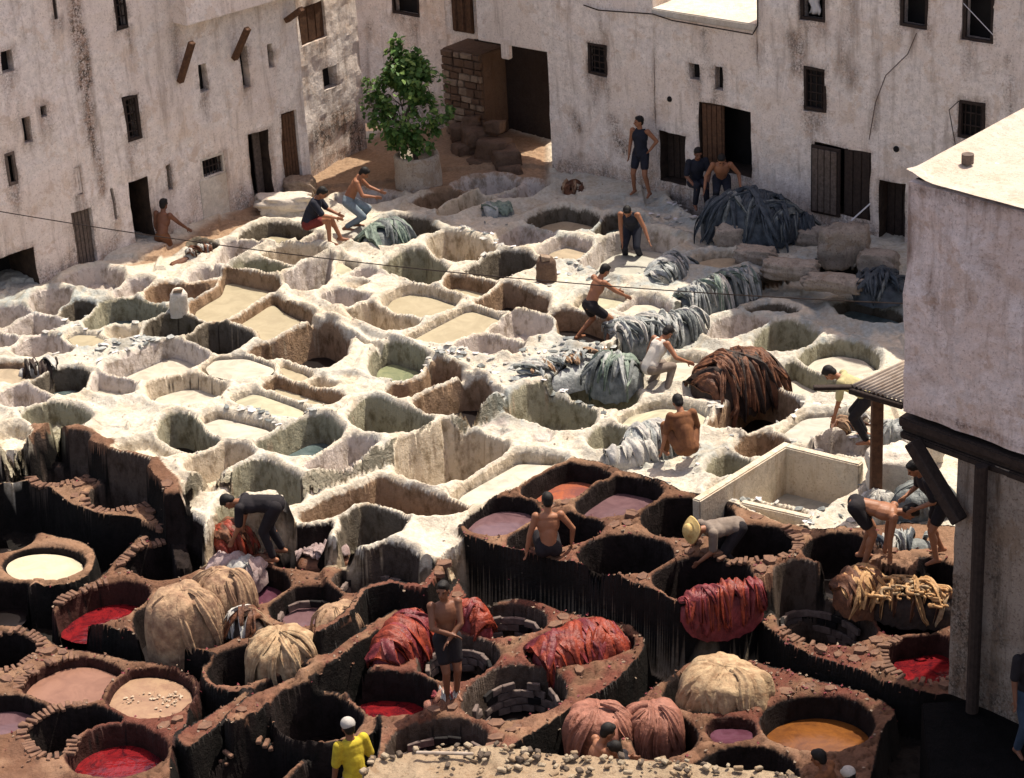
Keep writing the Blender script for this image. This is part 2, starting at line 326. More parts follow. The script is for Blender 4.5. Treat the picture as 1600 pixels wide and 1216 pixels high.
('V','B','685 800 780 790 920 820 895 860 800 840 700 828','l',None,.35,0,'shallow white hollow above the big square pit'),
('V','B','292 980 302 950 480 842 580 817 735 872 715 908 550 1008 430 1043','c',None,1.3,0,'big deep square pit with cream and brown streaked walls'),
('V','B','525 1090 565 1045 745 945 800 915 1000 925 900 1010 700 1085 620 1112','c','milk',.5,.22,'brim-full milky rectangle touching the dye platform'),
('V','B','1120 842 1180 792 1285 812 1230 858 1150 880','g',None,.5,0,'small greenish vat beside the bluish hide bundle'),
('V','T','60 690 300 560 560 470 610 440 720 480 1130 600 1100 640 900 645 700 600 560 555 480 560 240 690 190 735','b',None,.8,0,'long angled brown trench above the white block'),
('V','T','200 755 330 700 440 630 520 590 760 668 700 740 580 800 520 865 400 830','k',None,.9,0,'dark triangular pit in front of the angled trench'),
('V','B','1250 760 1290 722 1420 692 1560 702 1620 740 1560 780 1450 775 1300 792','w','yellow',.35,.12,'yellow-water pool behind the pale hide bundle'),
('V','C','205 400 235 345 330 315 440 332 330 390 240 418','l',None,.5,0,'pale dry hollow behind the brown hide mound'),
('V','C','400 440 470 345 560 347 648 390 600 438 520 468 430 463','g',None,.8,0,'green-grey vat right behind the brown hide mound'),
('V','C','600 490 650 447 750 430 850 447 905 490 890 540 800 572 680 568 620 540','g','milk',.6,.36,'round milky vat beside the tin canopy'),
('V','C','490 600 500 550 560 522 640 547 745 600 720 635 600 650 520 632','g','milk',.6,.42,'milky vat half hidden below the round one by the canopy'),
('V','C','195 780 280 702 380 612 470 622 560 690 540 718 440 770 340 808 260 798','b','black',1.0,.95,'deep brown rectangular vat below the brown hide mound'),
('V','C','325 870 350 842 420 822 500 832 540 850 450 890 370 905','b',None,.45,0,'brown hollow behind the straight-walled tank'),
('V','C','200 970 222 932 270 907 360 940 330 968 245 998','g',None,.5,0,'small green stained hollow left of the straight-walled tank'),
('V','C','190 1062 525 885 812 965 800 1060 620 1150 345 1100','c','grey',.75,.62,'large straight-walled tank with a grey floor'),
('V','C','495 820 600 742 740 732 862 772 700 848 620 858','w','grey',.22,.08,'grey silt pool strewn with white scraps'),
('V','C','655 890 740 852 905 885 905 935 700 893','l',None,.5,0,'oblong grey vat behind the wooden post'),
('V','C','745 270 800 242 1000 290 1040 330 880 332 790 312','k','blue',.5,.3,'shaded bluish vat nearest the pink building'),
('V','C','370 292 420 272 500 268 555 300 480 288','k',None,.3,0,'thin dark slit vat on the right terrace'),
('V','C','-20 530 40 487 150 490 110 560 30 600 -30 580','w','milk',.4,.16,'milky pool between the white-vest man and the brown hide mound'),
('V','T','1280 110 1360 90 1480 100 1600 130 1600 170 1500 180 1390 150','l',None,.3,0,'low white hollow at the head of the milky rectangle'),
('V','S','250 895 290 880 640 970 560 1050 440 1000','c',None,.4,0,'low trough in front of the straight-walled tank'),
# ---- dye platform, centre right
('D1','B','825 1065 870 990 960 953 1080 955 1180 988 1188 1010 1110 1060 1040 1100 900 1110 845 1095','d','rust',.75,.42,'rust-orange dye vat at the top corner of the dye platform'),
('D1','B','1060 1140 1085 1080 1160 1022 1240 1008 1380 1037 1415 1070 1380 1120 1290 1163 1180 1182 1090 1172','d','mauve',.75,.38,'mauve dye vat behind the boy sitting on the platform'),
('D1','H','572 100 625 48 720 10 840 20 885 60 850 108 780 148 700 163 610 140','d','mauve',.6,.28,'mauve dye vat at the left corner of the dye platform'),
('D1','H','765 200 790 150 900 97 1030 82 1130 105 1158 135 1120 172 1040 193 900 218 800 215','d','black',.8,.7,'black vat hidden behind the boy sitting on the platform'),
('D1','H','1265 252 385 165','d','black',.9,.8,'black round vat with cracked flagstones right of the sitting boy'),
('D1','X','1075 809 137 61','d','black',.9,.8,'black round vat at the back edge of the dye platform'),
('D1','I','383 208 335 150','d','black',.9,.8,'black round vat ringed by fine radial bricks'),
('D1','I','745 240 270 140','d','black',.9,.8,'black vat beneath the man bending double'),
('D1','X','1098 905 146 64','d','black',.9,.75,'black vat in front of the worker in the straw hat'),
('D1','I','1110 325 290 100','d','black',.7,.6,'dark vat by the pillar behind the rope-like hides'),
('D1b','I','475 485 530 442 650 432 800 480 910 570 880 618 760 650 640 640 520 592','s','black',.95,.85,'tiled round vat with pale blocks inside, by the rope-like hides'),
('D1b','I','1050 520 290 190','d','black',.9,.8,'dark vat beneath the rope-like hides'),
('D1b','I','1120 705 310 190','r','red',.6,.32,'bright red dye vat at the foot of the pillar'),
# ---- lower middle block
('D2','H','572 560 600 502 700 467 800 467 900 500 908 548 860 588 700 603 620 590','s','black',.9,.8,'round vat with grey blocks inside behind the red hides'),
('D2','H','382 720 392 642 470 602 640 612 708 680 680 738 590 798 450 798 392 770','s','black',.9,.75,'dark vat beside the standing boy'),
('D2','H','572 920 592 852 680 772 800 742 940 757 993 820 988 880 900 938 760 968 640 963','s','black',.95,.85,'large round vat with three courses of grey blocks, front centre'),
('D2','H','850 700 862 642 960 592 1100 562 1278 602 1288 650 1200 698 1050 733 900 733','d','black',.8,.7,'vat full of glossy red hides'),
('D2','H','50 838 110 788 200 768 370 782 438 830 430 898 360 933 240 948 110 890','d','red',.8,.55,'dark vat with a patch of red dye left of the standing boy'),
('D2','H','242 1090 290 1022 400 987 530 977 640 1012 658 1060 600 1108 400 1110 262 1110','s','red',.85,.6,'half hidden tiled vat behind the rubble parapet'),
('D2b','H','10 350 62 300 160 285 300 302 372 350 350 383 200 400 120 418 30 398','s','black',.85,.75,'brick-rimmed round vat below the white block'),
# ---- lower right block
('D3','I','22 900 5 850 65 775 240 722 400 772 438 830 400 898 280 938 120 938','d','black',.8,.7,'vat under the large tan hide mound'),
('D3','I','655 985 460 226','d','orange',.85,.42,'black vat with orange dye at its bottom'),
('D3','I','190 1002 225 978 370 982 380 1040 300 1068 212 1060','r','purple',.3,.12,'small shallow purple puddle basin'),
('D3','I','130 1180 220 1120 340 1100 500 1130 560 1200 540 1300 150 1300','d','black',.8,.7,'black vat cut by the bottom of the photo, right of the rubble'),
('D3','I','-140 1010 -60 960 90 982 125 1050 90 1108 0 1138 -110 1130','d','black',.8,.7,'black vat under the pinkish-red hide bundles'),
# ---- brick pit, left
('D4','A','152 1005 200 967 330 960 402 977 370 1010 290 1038 190 1040','s','black',.6,.5,'upper vat inside the sunken brick pit'),
('D4','A','385 1110 412 1070 480 1042 580 1052 662 1092 620 1130 480 1158 402 1145','s','black',.7,.6,'lower vat inside the sunken brick pit with a brick ring'),
('D5','G','190 288 330 125','d','cream',.6,.13,'round vat brim-full of cream white liquid'),
('D5','G','-60 380 60 370 118 382 80 438 0 478 -60 480','d','black',.7,.6,'dark vat below the cream white one at the left edge'),
('D5','G','-60 112 20 112 148 172 100 212 0 232 -60 230','d','black',.7,.6,'dark vat above the cream white one at the left edge'),
# ---- middle left block
('D6','G','242 520 300 462 400 402 520 382 638 412 618 458 570 500 480 543 330 553','r','red',.75,.42,'red dye vat at the left end of the middle block'),
('D6','G','540 292 620 242 750 207 868 222 880 290 760 350 650 363 600 330','d','black',.85,.75,'dark vat with a spiky brick rim'),
('D6','G','1092 380 290 158','d','purple',.75,.42,'purple dye vat right of the tall tan hide mound'),
('D6','G','1175 480 1205 432 1290 397 1400 397 1470 432 1440 500 1380 535 1290 558 1190 520','d','mauve',.75,.4,'mauve vat between two pale hide mounds'),
('D6','G','592 555 600 502 700 452 900 452 1040 522 1020 600 900 658 700 640 620 620','d','black',.8,.7,'vat under the tall tan hide mound'),
('D6','G','1190 290 1232 232 1330 202 1450 212 1540 250 1440 318 1300 308','d','black',.6,.5,'brick vat with greyish hides thrown over it'),
('D7','G','907 760 950 702 1060 672 1280 662 1298 700 1150 778 1040 818 940 808','d','black',.8,.7,'dark vat under the ribbed straw-coloured mound'),
('D7','G','1072 878 1130 822 1300 768 1330 780 1200 840 1100 885','d','black',.4,.3,'narrow dark slot between the low parapets'),
# ---- front left block
('D8','G','-60 602 60 602 158 640 150 680 50 738 -60 750','d','black',.8,.7,'dark vat at the left edge with a broad brick rim'),
('D8','G','102 830 150 772 280 712 400 707 528 760 490 800 420 878 300 908 180 888','r','pink',.5,.16,'vat full of pinkish tan bath, front left'),
('D8','G','645 850 360 188','r','foam',.5,.14,'round vat of tan bath with white foam'),
('D8','G','-60 882 40 867 150 882 203 910 150 958 40 1018 -60 1028','d','mauve',.6,.3,'mauve vat at the left edge, front'),
('D8','G','122 1020 170 972 300 922 440 917 528 960 400 990 290 1050 262 1110 180 1110','d','black',.8,.7,'dark vat with a fan of radial bricks, front left'),
('D8','G','292 1110 342 1042 450 992 590 992 698 1060 708 1120 640 1180 500 1214 350 1198','r','red',.75,.42,'glistening red dye vat at the front left'),
('D9','G','1197 960 1232 912 1320 872 1430 872 1500 890 1558 950 1540 1000 1450 1043 1300 1048 1222 1010','d','black',.9,.8,'black vat with a smooth raised ring behind the man in yellow'),
('D10','G','870 1230 960 1150 1090 1087 1200 1100 1290 1150 1200 1230 1000 1260','d','black',.8,.7,'dark vat with a broken brick rim left of the man in yellow'),
('D10','G','1220 1240 1300 1162 1430 1132 1500 1170 1440 1240 1300 1270','d','black',.8,.7,'dark vat at the feet of the man in yellow'),
]
# blocks: name, z, region, outline
LANE = -1.5
BLK = [
('D1',-.30,'X','690 826 875 712 930 716 1060 762 1190 802 1280 832 1335 822 1400 812 1500 822 1700 850 1700 930 1480 905 1310 872 1230 905 1200 905 1150 945 1060 948 1030 935 960 905 880 878 780 858'),
('D1b',-.85,'X','1168 965 1215 932 1260 915 1340 905 1500 915 1560 960 1520 1090 1430 1090 1330 1050 1230 1018'),
('D2',-.9,'X','530 1083 560 1060 600 1030 640 990 720 955 795 931 850 940 890 958 950 962 1000 985 1016 1008 1000 1035 960 1075 900 1110 860 1140 780 1180 760 1260 560 1260 590 1170 590 1110 560 1090'),
('D2b',-.75,'X','505 915 500 850 590 800 700 820 700 873 720 905 738 930 715 945 680 930 600 925 566 945 540 960'),
('D3',-1.0,'X','985 1100 1030 1070 1060 1045 1090 1020 1200 1040 1260 1055 1355 1084 1402 1108 1405 1122 1380 1150 1360 1260 1000 1260 960 1190 970 1130'),
('D4',-.62,'X','-60 640 60 620 330 690 340 800 300 850 280 838 215 808 160 812 110 795 85 770 35 750 -60 775'),
('D5',-.8,'X','-60 812 -5 810 50 835 80 834 140 845 157 870 150 897 110 916 45 920 0 952 -60 960'),
('D6',-.85,'X','64 962 112 930 150 902 185 870 205 848 240 800 300 760 480 770 600 800 580 862 570 900 565 945 500 1000 395 1036 325 1027 230 1002 160 985'),
('D7',-.92,'X','308 1050 330 1026 380 1012 450 1007 505 990 515 1005 480 1045 425 1070 385 1086 345 1088 314 1072'),
('RA',-.80,'X','340 1120 450 1052 560 983 695 903 715 925 580 1008 470 1078 362 1146'),
('RB',-.84,'X','385 1072 470 1022 555 948 575 966 480 1046 400 1098'),
('RC',-.96,'X','262 1152 330 1112 400 1076 425 1092 350 1132 290 1180'),
('D8',-1.0,'X','-60 978 22 977 65 993 110 1015 225 1035 268 1043 312 1062 316 1084 300 1110 300 1130 275 1155 268 1260 -60 1260'),
('D9',-1.0,'X','413 1122 427 1100 470 1082 515 1080 560 1090 590 1103 600 1130 585 1155 520 1168 440 1160'),
('D10',-1.2,'X','296 1240 340 1185 400 1156 440 1165 470 1190 515 1178 560 1190 590 1240 560 1260 300 1260'),
]
WPOLY = pxs('X', '-200 640 0 698 60 668 101 650 105 672 155 699 231 727 268 757 300 772 360 775 448 785 560 745 665 703 725 675 840 640 925 590 985 560 1075 500 1110 470 1200 440 1300 425 1480 470 1800 520 1800 200 1400 150 900 120 500 150 200 250 -200 380')
VPOLY = pxs('X', '450 800 385 778 345 790 325 832 290 842 272 790 330 762 430 768 480 778 600 733 665 703 725 672 840 632 925 585 985 555 1010 540 1075 495 1110 473 1200 445 1300 430 1480 470 1800 520 1800 860 1480 850 1280 850 900 800 700 850 688 872 600 876 565 852 520 840 470 838')
def sdf(P, X, Y, margin):
    """signed distance (negative inside) on the points within margin of the outline; returns mask, values"""
    x0, y0 = P.min(0)-margin; x1, y1 = P.max(0)+margin
    m = (X > x0) & (X < x1) & (Y > y0) & (Y < y1)
    x = X[m]; y = Y[m]; d = np.full(x.shape, 1e9); ins = np.zeros(x.shape, bool)
    for i in range(len(P)):
        ax, ay = P[i]; bx, by = P[(i+1) % len(P)]
        ex, ey = bx-ax, by-ay; L = ex*ex+ey*ey+1e-12
        t = np.clip(((x-ax)*ex+(y-ay)*ey)/L, 0, 1)
        d = np.minimum(d, (x-ax-t*ex)**2+(y-ay-t*ey)**2)
        c = ((ay > y) != (by > y)) & (x < (bx-ax)*(y-ay)/((by-ay) if abs(by-ay) > 1e-12 else 1e-12)+ax)
        ins ^= c
    d = np.sqrt(d); return m, np.where(ins, -d, d)
def polyd(P, X, Y, margin):
    x0, y0 = P.min(0)-margin; x1, y1 = P.max(0)+margin
    m = (X > x0) & (X < x1) & (Y > y0) & (Y < y1); x = X[m]; y = Y[m]; d = np.full(x.shape, 1e9)
    for i in range(len(P)-1):
        ax, ay = P[i]; ex, ey = P[i+1]-P[i]; L = ex*ex+ey*ey+1e-12
        t = np.clip(((x-ax)*ex+(y-ay)*ey)/L, 0, 1); d = np.minimum(d, (x-ax-t*ex)**2+(y-ay-t*ey)**2)
    return m, np.sqrt(d)
def g2(pp, z): return np.array([tuple(gp(x, y, z))[:2] for x, y in pp])
LEV = {'W': 0.0, 'V': -.35}; LEV.update({b[0]: b[1] for b in BLK})
gx = np.arange(-11.5, 11.5, .029); gy = np.arange(21.5, 49.5, .036)
X, Y = np.meshgrid(gx, gy)
warpx = (fbm(X*2.2, Y*2.2, 11, 4)-.5)*.075+(fbm(X*9, Y*9, 12, 3)-.5)*.008; warpy = (fbm(X*2.2, Y*2.2, 13, 4)-.5)*.075+(fbm(X*9, Y*9, 14, 3)-.5)*.008
XW = X+warpx; YW = Y+warpy
n1 = fbm(X*.55, Y*.55, 1, 4); n2 = fbm(X*3, Y*3, 2, 4); n3 = fbm(X*11, Y*11, 3, 4); nst = fbm(X*7, Y*7, 8, 3)
H = np.full(X.shape, LANE)+(n2-.5)*.12+(n3-.5)*.05
WH = np.zeros(X.shape)            # how white
wallm = np.zeros(X.shape)
SX = np.zeros(X.shape); SY = np.zeros(X.shape); WNX = np.zeros(X.shape); WNY = np.zeros(X.shape); WNW = np.zeros(X.shape)
def region(P, z, soft=.10, k=1.0, line=None):
    m, d = sdf(P, X+warpx*k, Y+warpy*k, .5) if line is None else polyd(P, X+warpx*k, Y+warpy*k, line+.5)
    if line is not None: d = d-line
    full = np.full(X.shape, .6); full[m] = np.clip(d, -.5, .6); ay, ax = np.gradient(full, gy, gx); gl = np.hypot(ax, ay)+1e-6
    region.nr = full[m] < soft*1.3; near = (np.abs(full) < soft*.75)&(gl > .5); WNX[near] = (ax/gl)[near]; WNY[near] = (ay/gl)[near]; WNW[near] = 1
    for t in (-soft/2, soft/2):
        kq = np.where((np.abs(full-t) < .019) & (gl > .7) & (gl < 1.3), t-full, 0)
        SX[...] = np.where(kq != 0, ax/gl*kq, SX); SY[...] = np.where(kq != 0, ay/gl*kq, SY); full = full+kq
    d = full[m]; region.d = d; return m, sstep(-d/soft+.5)
fl1, fl2, flc = worley(XW*5.5, YW*5.5, 21)
flag = sstep((fl2-fl1)/.16)*.032+(flc-.5)*.03
BID = np.full(X.shape, -1)
nflag = sstep((fbm(X*.8, Y*.8, 31, 2)-.38)/.12)
blkm = np.zeros(X.shape); blks = np.zeros(X.shape); HREF = np.full(X.shape, -9.0)
HB = np.full(X.shape, LANE)
def do_block(bi):
    bn, bz, rg, pts = BLK[bi]
    m, wt = region(chaikin(g2(pxs(rg, pts), bz), 2), bz, .09, .45)
    q = HREF[m]; q[(wt > .999)] = bz; q[region.nr & (q < bz)] = bz; HREF[m] = q
    hb = bz+(n1[m]-.5)*.10+(n2[m]-.5)*.05+flag[m]*nflag[m]+(n3[m]-.5)*.02
    H[m] = H[m]*(1-wt)+hb*wt; t_ = HB[m]; t_[wt > .01] = bz; HB[m] = t_; WH[m] = WH[m]*(1-wt)
    wallm[m] = np.maximum(wallm[m]*(1-wt), 4*wt*(1-wt)); blkm[m] = np.maximum(blkm[m], wt); blks[m] = np.maximum(blks[m], sstep((-region.d-.03)/.04))
    q = BID[m]; q[wt > .5] = bi; BID[m] = q
for bi in range(len(BLK)-1, 0, -1): do_block(bi)
mw, ww = region(chaikin(g2(WPOLY, 0.0), 1), 0); q = HREF[mw]; q[region.nr] = 0; HREF[mw] = q
hw = (n1-.5)*.16+(n2-.5)*.09+(n3-.5)*.055
H[mw] = H[mw]*(1-ww)+hw[mw]*ww; WH[mw] = ww; q = BID[mw]; q[ww > .5] = -1; BID[mw] = q; blkm[mw] *= 1-ww; wallm[mw] = np.maximum(wallm[mw], 4*ww*(1-ww))
mv, wv = region(chaikin(g2(VPOLY, -.35), 1), 0); q = HREF[mv]; q[wv > .999] = -.35; q[region.nr & (q < -.35)] = -.35; HREF[mv] = q
H[mv] = H[mv]*(1-wv)+(hw[mv]-.35)*wv; WH[mv] = np.maximum(WH[mv], wv); q = BID[mv]; q[wv > .5] = -1; BID[mv] = q; blkm[mv] *= 1-wv; wallm[mv] = np.maximum(wallm[mv], 4*wv*(1-wv))
do_block(0)
def ridge(pp, z, width, h, white=None, rough=0, brown=False):
    m, wt = region(g2(pp, z), z, .08, .5 if brown else 1.0, line=width); rd = region.d
    top = z+h+(n2[m]-.5)*.10+(n3[m]-.5)*.05*rough
    hh = H[m]; up = top > hh; H[m] = np.where(up, hh*(1-wt)+top*wt, hh)
    wallm[m] = np.maximum(wallm[m], 4*wt*(1-wt))
    if brown:
        WH[m] = WH[m]*(1-wt); blkm[m] = np.maximum(blkm[m], wt); blks[m] = np.maximum(blks[m], sstep((-rd-.03)/.04)); HB[m] = np.where(wt > .01, np.maximum(HB[m], z), HB[m])
        q = HREF[m]; q[region.nr] = np.maximum(q[region.nr], z+h); HREF[m] = q
# retaining walls and parapets
ridge(pxs('A', '-60 880 100 850 280 745'), -.05, .16, .10, rough=1, brown=True)
ridge(pxs('A', '285 800 430 880 640 960 740 1050 765 1200'), -.1, .15, .12, rough=1, brown=True)
ridge(pxs('H', '-60 590 60 520 130 410 250 375 400 400 470 300'), -.5, .09, .06, rough=1, brown=True)
ridge(pxs('H', '-120 760 0 700 170 590'), -.75, .12, .08, rough=1, brown=True)
# raised rims in the plaster
for pp, z, wd, h in (
    (pxs('P', '400 560 540 480 700 400 800 385 1090 440 1150 470'), 0, .12, .10),
    (pxs('P', '400 570 600 600 770 640 900 560 1100 450'), 0, .10, .13),
    (pxs('X', '440 470 500 492 560 512 640 540 700 568 760 588'), 0, .07, .08),
    (pxs('Q', '1000 950 1090 900 1330 970 1320 1020 1120 1120 1000 1190 700 1130'), 0, .07, .08),
    (pxs('Q', '560 290 700 220 820 160'), 0, .06, .10),
    (pxs('C', '30 690 130 720 200 790 330 830 '), -.35, .07, .06),
    (pxs('S', '690 560 820 500 1030 560'), -.35, .07, .2)):
    ridge(pp, z, wd, h)
# the drainage channel
m, d = polyd(g2(pxs('X', '462 492 520 512 590 540 650 562 700 580 760 602 800 622'), 0), XW, YW, .4)
H[m] -= .14*sstep((.10-d)/.07)
# vats
D = np.full(X.shape, 1e9); D2 = np.full(X.shape, 1e9); VID = np.full(X.shape, -1); DEP = np.zeros(X.shape); ZR = np.zeros(X.shape)
OUT = []
for i, (bk, rg, pts, ti, lq, dep, ld, lab) in enumerate(V):
    pp = pxs(rg, pts); z = LEV[bk]
    if len(pp) == 2: pp = epx(rg, pts, 16)
    big = bk in 'WV'
    P = outline(pp, z, 2 if big else 2, .13 if big else .2); OUT.append(P)
    dep *= (.72 if lq is None else .82) if big else 1.0
    m, d = sdf(P, XW if big else X+warpx*.3, YW if big else Y+warpy*.3, .6)
    d = d-(.10 if big else .055)
    cur = D[m]; upd = d < cur; s2 = D2[m]; D2[m] = np.where(upd, cur, np.minimum(s2, d))
    cur[upd] = d[upd]; D[m] = cur
    q = VID[m]; q[upd] = i; VID[m] = q
    q = DEP[m]; q[upd] = dep; DEP[m] = q
DV_ = D.copy(); D = np.where(D < 1, np.maximum(D, .045-(D2-D)/2), D)
gy_, gx_ = np.gradient(np.where(D > 5, 5, D), gy, gx); gl = np.hypot(gx_, gy_)+1e-6
def snap(D, t, hw):
    m = np.abs(D-t) < hw
    k = np.where(m, np.clip(t-D, -hw, hw), 0)
    return k
kk = snap(D, 0.0, .018)+snap(D, -.075, .018); ok = (gl > .7) & (gl < 1.3); kk = np.where(ok, kk, 0)
SX = np.where(kk != 0, 0, SX); SY = np.where(kk != 0, 0, SY); X = X+SX; Y = Y+SY
X = X+gx_/gl*kk; Y = Y+gy_/gl*kk; D = D+kk
inw = sstep((-D+.01)/.095)
isW = WH > .5
lip = np.where(isW, .05, .03)*np.exp(-((D-.11)/.07)**2)
walk = -np.where(isW, .07, .02)*sstep((D-.16)/.25)*(D < 5)
H = H+lip+walk
HPRE = H.copy()
H -= .045*sstep((.075-D)/.085)*(D < 1)*np.where(isW, 1, .45)
insideblk = (D < .03)
H = H-inw*DEP
H += np.where(D < -.1, (n3-.5)*.05, 0)
wv2 = np.where((D < .02) & (D > -.17), 1.0, 0)*1.0
wallm = np.maximum(wallm, sstep((-D+.0)/.03))
_gy0, _gx0 = np.gradient(H, gy, gx); steep0 = sstep((np.hypot(_gx0, _gy0)-1.2)/1.5)
# ---------------------------------------------------------------- colours of plaster, dye, dirt and painted shade
def colr(c): return np.array(c)[None, None, :]
C = np.zeros(X.shape+(3,)); DT = np.zeros(X.shape+(3,))
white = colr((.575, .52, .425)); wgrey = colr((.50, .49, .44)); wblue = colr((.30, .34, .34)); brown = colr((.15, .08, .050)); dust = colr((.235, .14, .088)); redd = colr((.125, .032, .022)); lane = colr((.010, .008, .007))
def mixa(a, b, f): return a*(1-f[..., None])+b*f[..., None]
nb = fbm(X*1.3, Y*1.3, 41, 4); nbb = fbm(X*2.6, Y*2.6, 43, 4)
wc = mixa(white+X[..., None]*0, wgrey+X[..., None]*0, sstep((nb-.45)/.2)*.5)
def spot(px, py, z, r, sx=1.6):
    c = gp(px, py, z); return np.exp(-(((X-c.x)/sx)**2+(Y-c.y)**2)/(r*r))
bl = np.zeros(X.shape)
for a in ((1060,420,0,1.2),(1160,420,0,1.3),(1000,340,0,1.3),(1100,350,0,1.2),(890,570,0,1.0),(980,520,0,1.0),(1230,470,0,1.2),(900,350,0,.8),(1350,480,0,1.4),(170,530,0,.7),(60,470,0,1.0),(270,470,0,.5),(1050,700,-.35,.7),(820,620,0,.6),(620,350,0,.7),(1000,430,0,.8)):
    bl = np.maximum(bl, spot(*a))
bl = np.clip(bl*1.3, 0, 1)*sstep((nbb-.36)/.22)
wc = mixa(wc, wblue+X[..., None]*0, bl*.8)
br = sstep((nbb-.60)/.10)*.35
wc = mixa(wc, colr((.42, .33, .22))+X[..., None]*0, br)
eg = gp(420, 330, 0)
em, ed = sdf(g2(pxs('X', '150 430 300 360 480 270 620 190 720 180 860 220 860 285 700 300 640 300 520 300 440 322 350 372 250 402'), 0), X, Y, .6)
ew = np.zeros(X.shape); ew[em] = sstep(-ed/.25+.3)
wc = mixa(wc, colr((.32, .215, .14))+X[..., None]*0, ew)
H -= ew*.06
dc = mixa(brown+X[..., None]*0, dust+X[..., None]*0, sstep((nb-.42)/.2))
dc = dc*(.72+.55*(flc*nflag+(1-nflag)*.5))[..., None]*(1-.5*nflag*(1-sstep((fl2-fl1)/.10)))[..., None]
rs = np.zeros(X.shape)
for a in ((760,960,-.9,1.3,1.4),(640,1050,-.9,1.0,1.2),(880,1050,-.9,1.1,1.3),(420,840,-.85,.8,1.2),(1330,1030,-.85,1.3,1.3),(1400,1060,-.85,1.0,1.2),(250,1120,-1,.8,1.5),(300,970,-.85,.6,1),(1150,1120,-1,.5,1),(700,1180,-.9,.9,1.2),(1110,920,-.3,.5,1.2)):
    rs = np.maximum(rs, spot(*a))
rs = np.clip(rs*1.4, 0, 1)*sstep((nbb-.34)/.2)
dc = mixa(dc, redd+X[..., None]*0, rs*.75)
C = mixa(dc, wc, sstep((WH-.3)/.4))
# colour of the upright faces, vat stain and, on the dye blocks, near-black painted shade: drop below the rim is handed to the shader, which blends it in raggedly
Z3 = X[..., None]*0
vt = np.array([TINT[v[3]] for v in V]+[(0, 0, 0)]); vt = vt[VID]
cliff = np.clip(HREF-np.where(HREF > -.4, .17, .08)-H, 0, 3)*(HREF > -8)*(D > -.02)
WC = colr((.010, .008, .007))+Z3  # near-black: shade of the dye block sides put into their colour
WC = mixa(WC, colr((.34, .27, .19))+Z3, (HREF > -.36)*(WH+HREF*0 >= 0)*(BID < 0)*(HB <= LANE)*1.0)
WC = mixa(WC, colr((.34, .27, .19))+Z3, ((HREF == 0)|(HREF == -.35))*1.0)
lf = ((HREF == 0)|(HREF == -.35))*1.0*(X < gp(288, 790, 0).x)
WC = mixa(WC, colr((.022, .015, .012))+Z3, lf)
invat = (D < .12)*1.0
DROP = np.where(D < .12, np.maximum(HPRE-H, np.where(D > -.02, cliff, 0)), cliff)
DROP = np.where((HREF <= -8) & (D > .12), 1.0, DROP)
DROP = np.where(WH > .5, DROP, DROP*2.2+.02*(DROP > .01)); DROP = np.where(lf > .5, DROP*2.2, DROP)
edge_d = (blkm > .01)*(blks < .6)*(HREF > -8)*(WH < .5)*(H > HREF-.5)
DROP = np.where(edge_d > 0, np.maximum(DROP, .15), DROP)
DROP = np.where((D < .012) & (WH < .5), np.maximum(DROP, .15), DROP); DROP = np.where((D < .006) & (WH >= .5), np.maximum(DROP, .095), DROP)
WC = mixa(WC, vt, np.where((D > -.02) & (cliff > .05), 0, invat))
C = np.where(((H < LANE+.2) & (WH < .5))[..., None], lane, C)  # lane floors blackened too, the shade between blocks painted in
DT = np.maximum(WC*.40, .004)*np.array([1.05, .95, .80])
lowdry = sstep((-D-.10)/.04)
drym = np.array([1.0 if v[4] is None else 0 for v in V]+[0])[VID]
WC = mixa(WC, WC*.7+.14*np.array([1, .93, .8]), lowdry*drym*(isW > 0))
WET = np.clip((1-WH)*(rs*.9+sstep((nbb-.55)/.1)*.5), 0, 1)
C = C*(.93+.14*nst[..., None])
# ---------------------------------------------------------------- normals, culling, splitting
gzY, gzX = np.gradient(H, gy, gx)
NRM = np.stack([-gzX, -gzY, np.ones(X.shape)], -1); NRM /= np.linalg.norm(NRM, axis=-1, keepdims=True)
def blendn(nx_, ny_, w_):
    global NRM
    T = np.stack([nx_, ny_, np.full(X.shape, .18)], -1); T /= np.linalg.norm(T, axis=-1, keepdims=True); NRM = NRM*(1-w_[..., None])+T*w_[..., None]; NRM /= np.linalg.norm(NRM, axis=-1, keepdims=True)
steep = sstep((np.hypot(gzX, gzY)-1.2)/1.5)
blendn(WNX, WNY, WNW*(D > .02)*steep)
wallD = ((D < .02) & (D > -.11))*1.0*steep
blendn(-gx_/gl, -gy_/gl, wallD)
rel = np.stack([X, Y, H-HC], -1)
fz = rel@np.array(fw); pxx = 800+F*(rel@np.array(R_))/fz; pyy = 608-F*(rel@np.array(U_))/fz
vis = (pxx > -260) & (pxx < 1860) & (pyy < 1420) & (pyy > 60)
qv = vis[:-1, :-1] & vis[1:, 1:]
ny, nx = X.shape
I0 = (np.arange(ny-1)[:, None]*nx+np.arange(nx-1)[None, :])
Qd = np.stack([I0, I0+1, I0+nx+1, I0+nx], -1)
fD = DV_[:-1, :-1]; fV = VID[:-1, :-1].copy(); fV[fD > .13] = -1
fW = (WH[:-1, :-1] > .5); fE = ew[:-1, :-1] > .5
fid = np.where(fV >= 0, fV, np.where(fE, 1000, np.where(fW, 1001, np.where(BID[:-1, :-1] >= 0, 1002, 1003))))
fv = lambda a: a.reshape(-1, a.shape[-1]) if a.ndim == 3 else a.ravel()
PV = np.stack([X, Y, H], -1).reshape(-1, 3); NV = NRM.reshape(-1, 3)
CV = np.concatenate([np.clip(C, 0, 1), np.ones(X.shape+(1,))], -1).reshape(-1, 4); DV = np.concatenate([np.clip(DT, 0, 1), np.ones(X.shape+(1,))], -1).reshape(-1, 4)
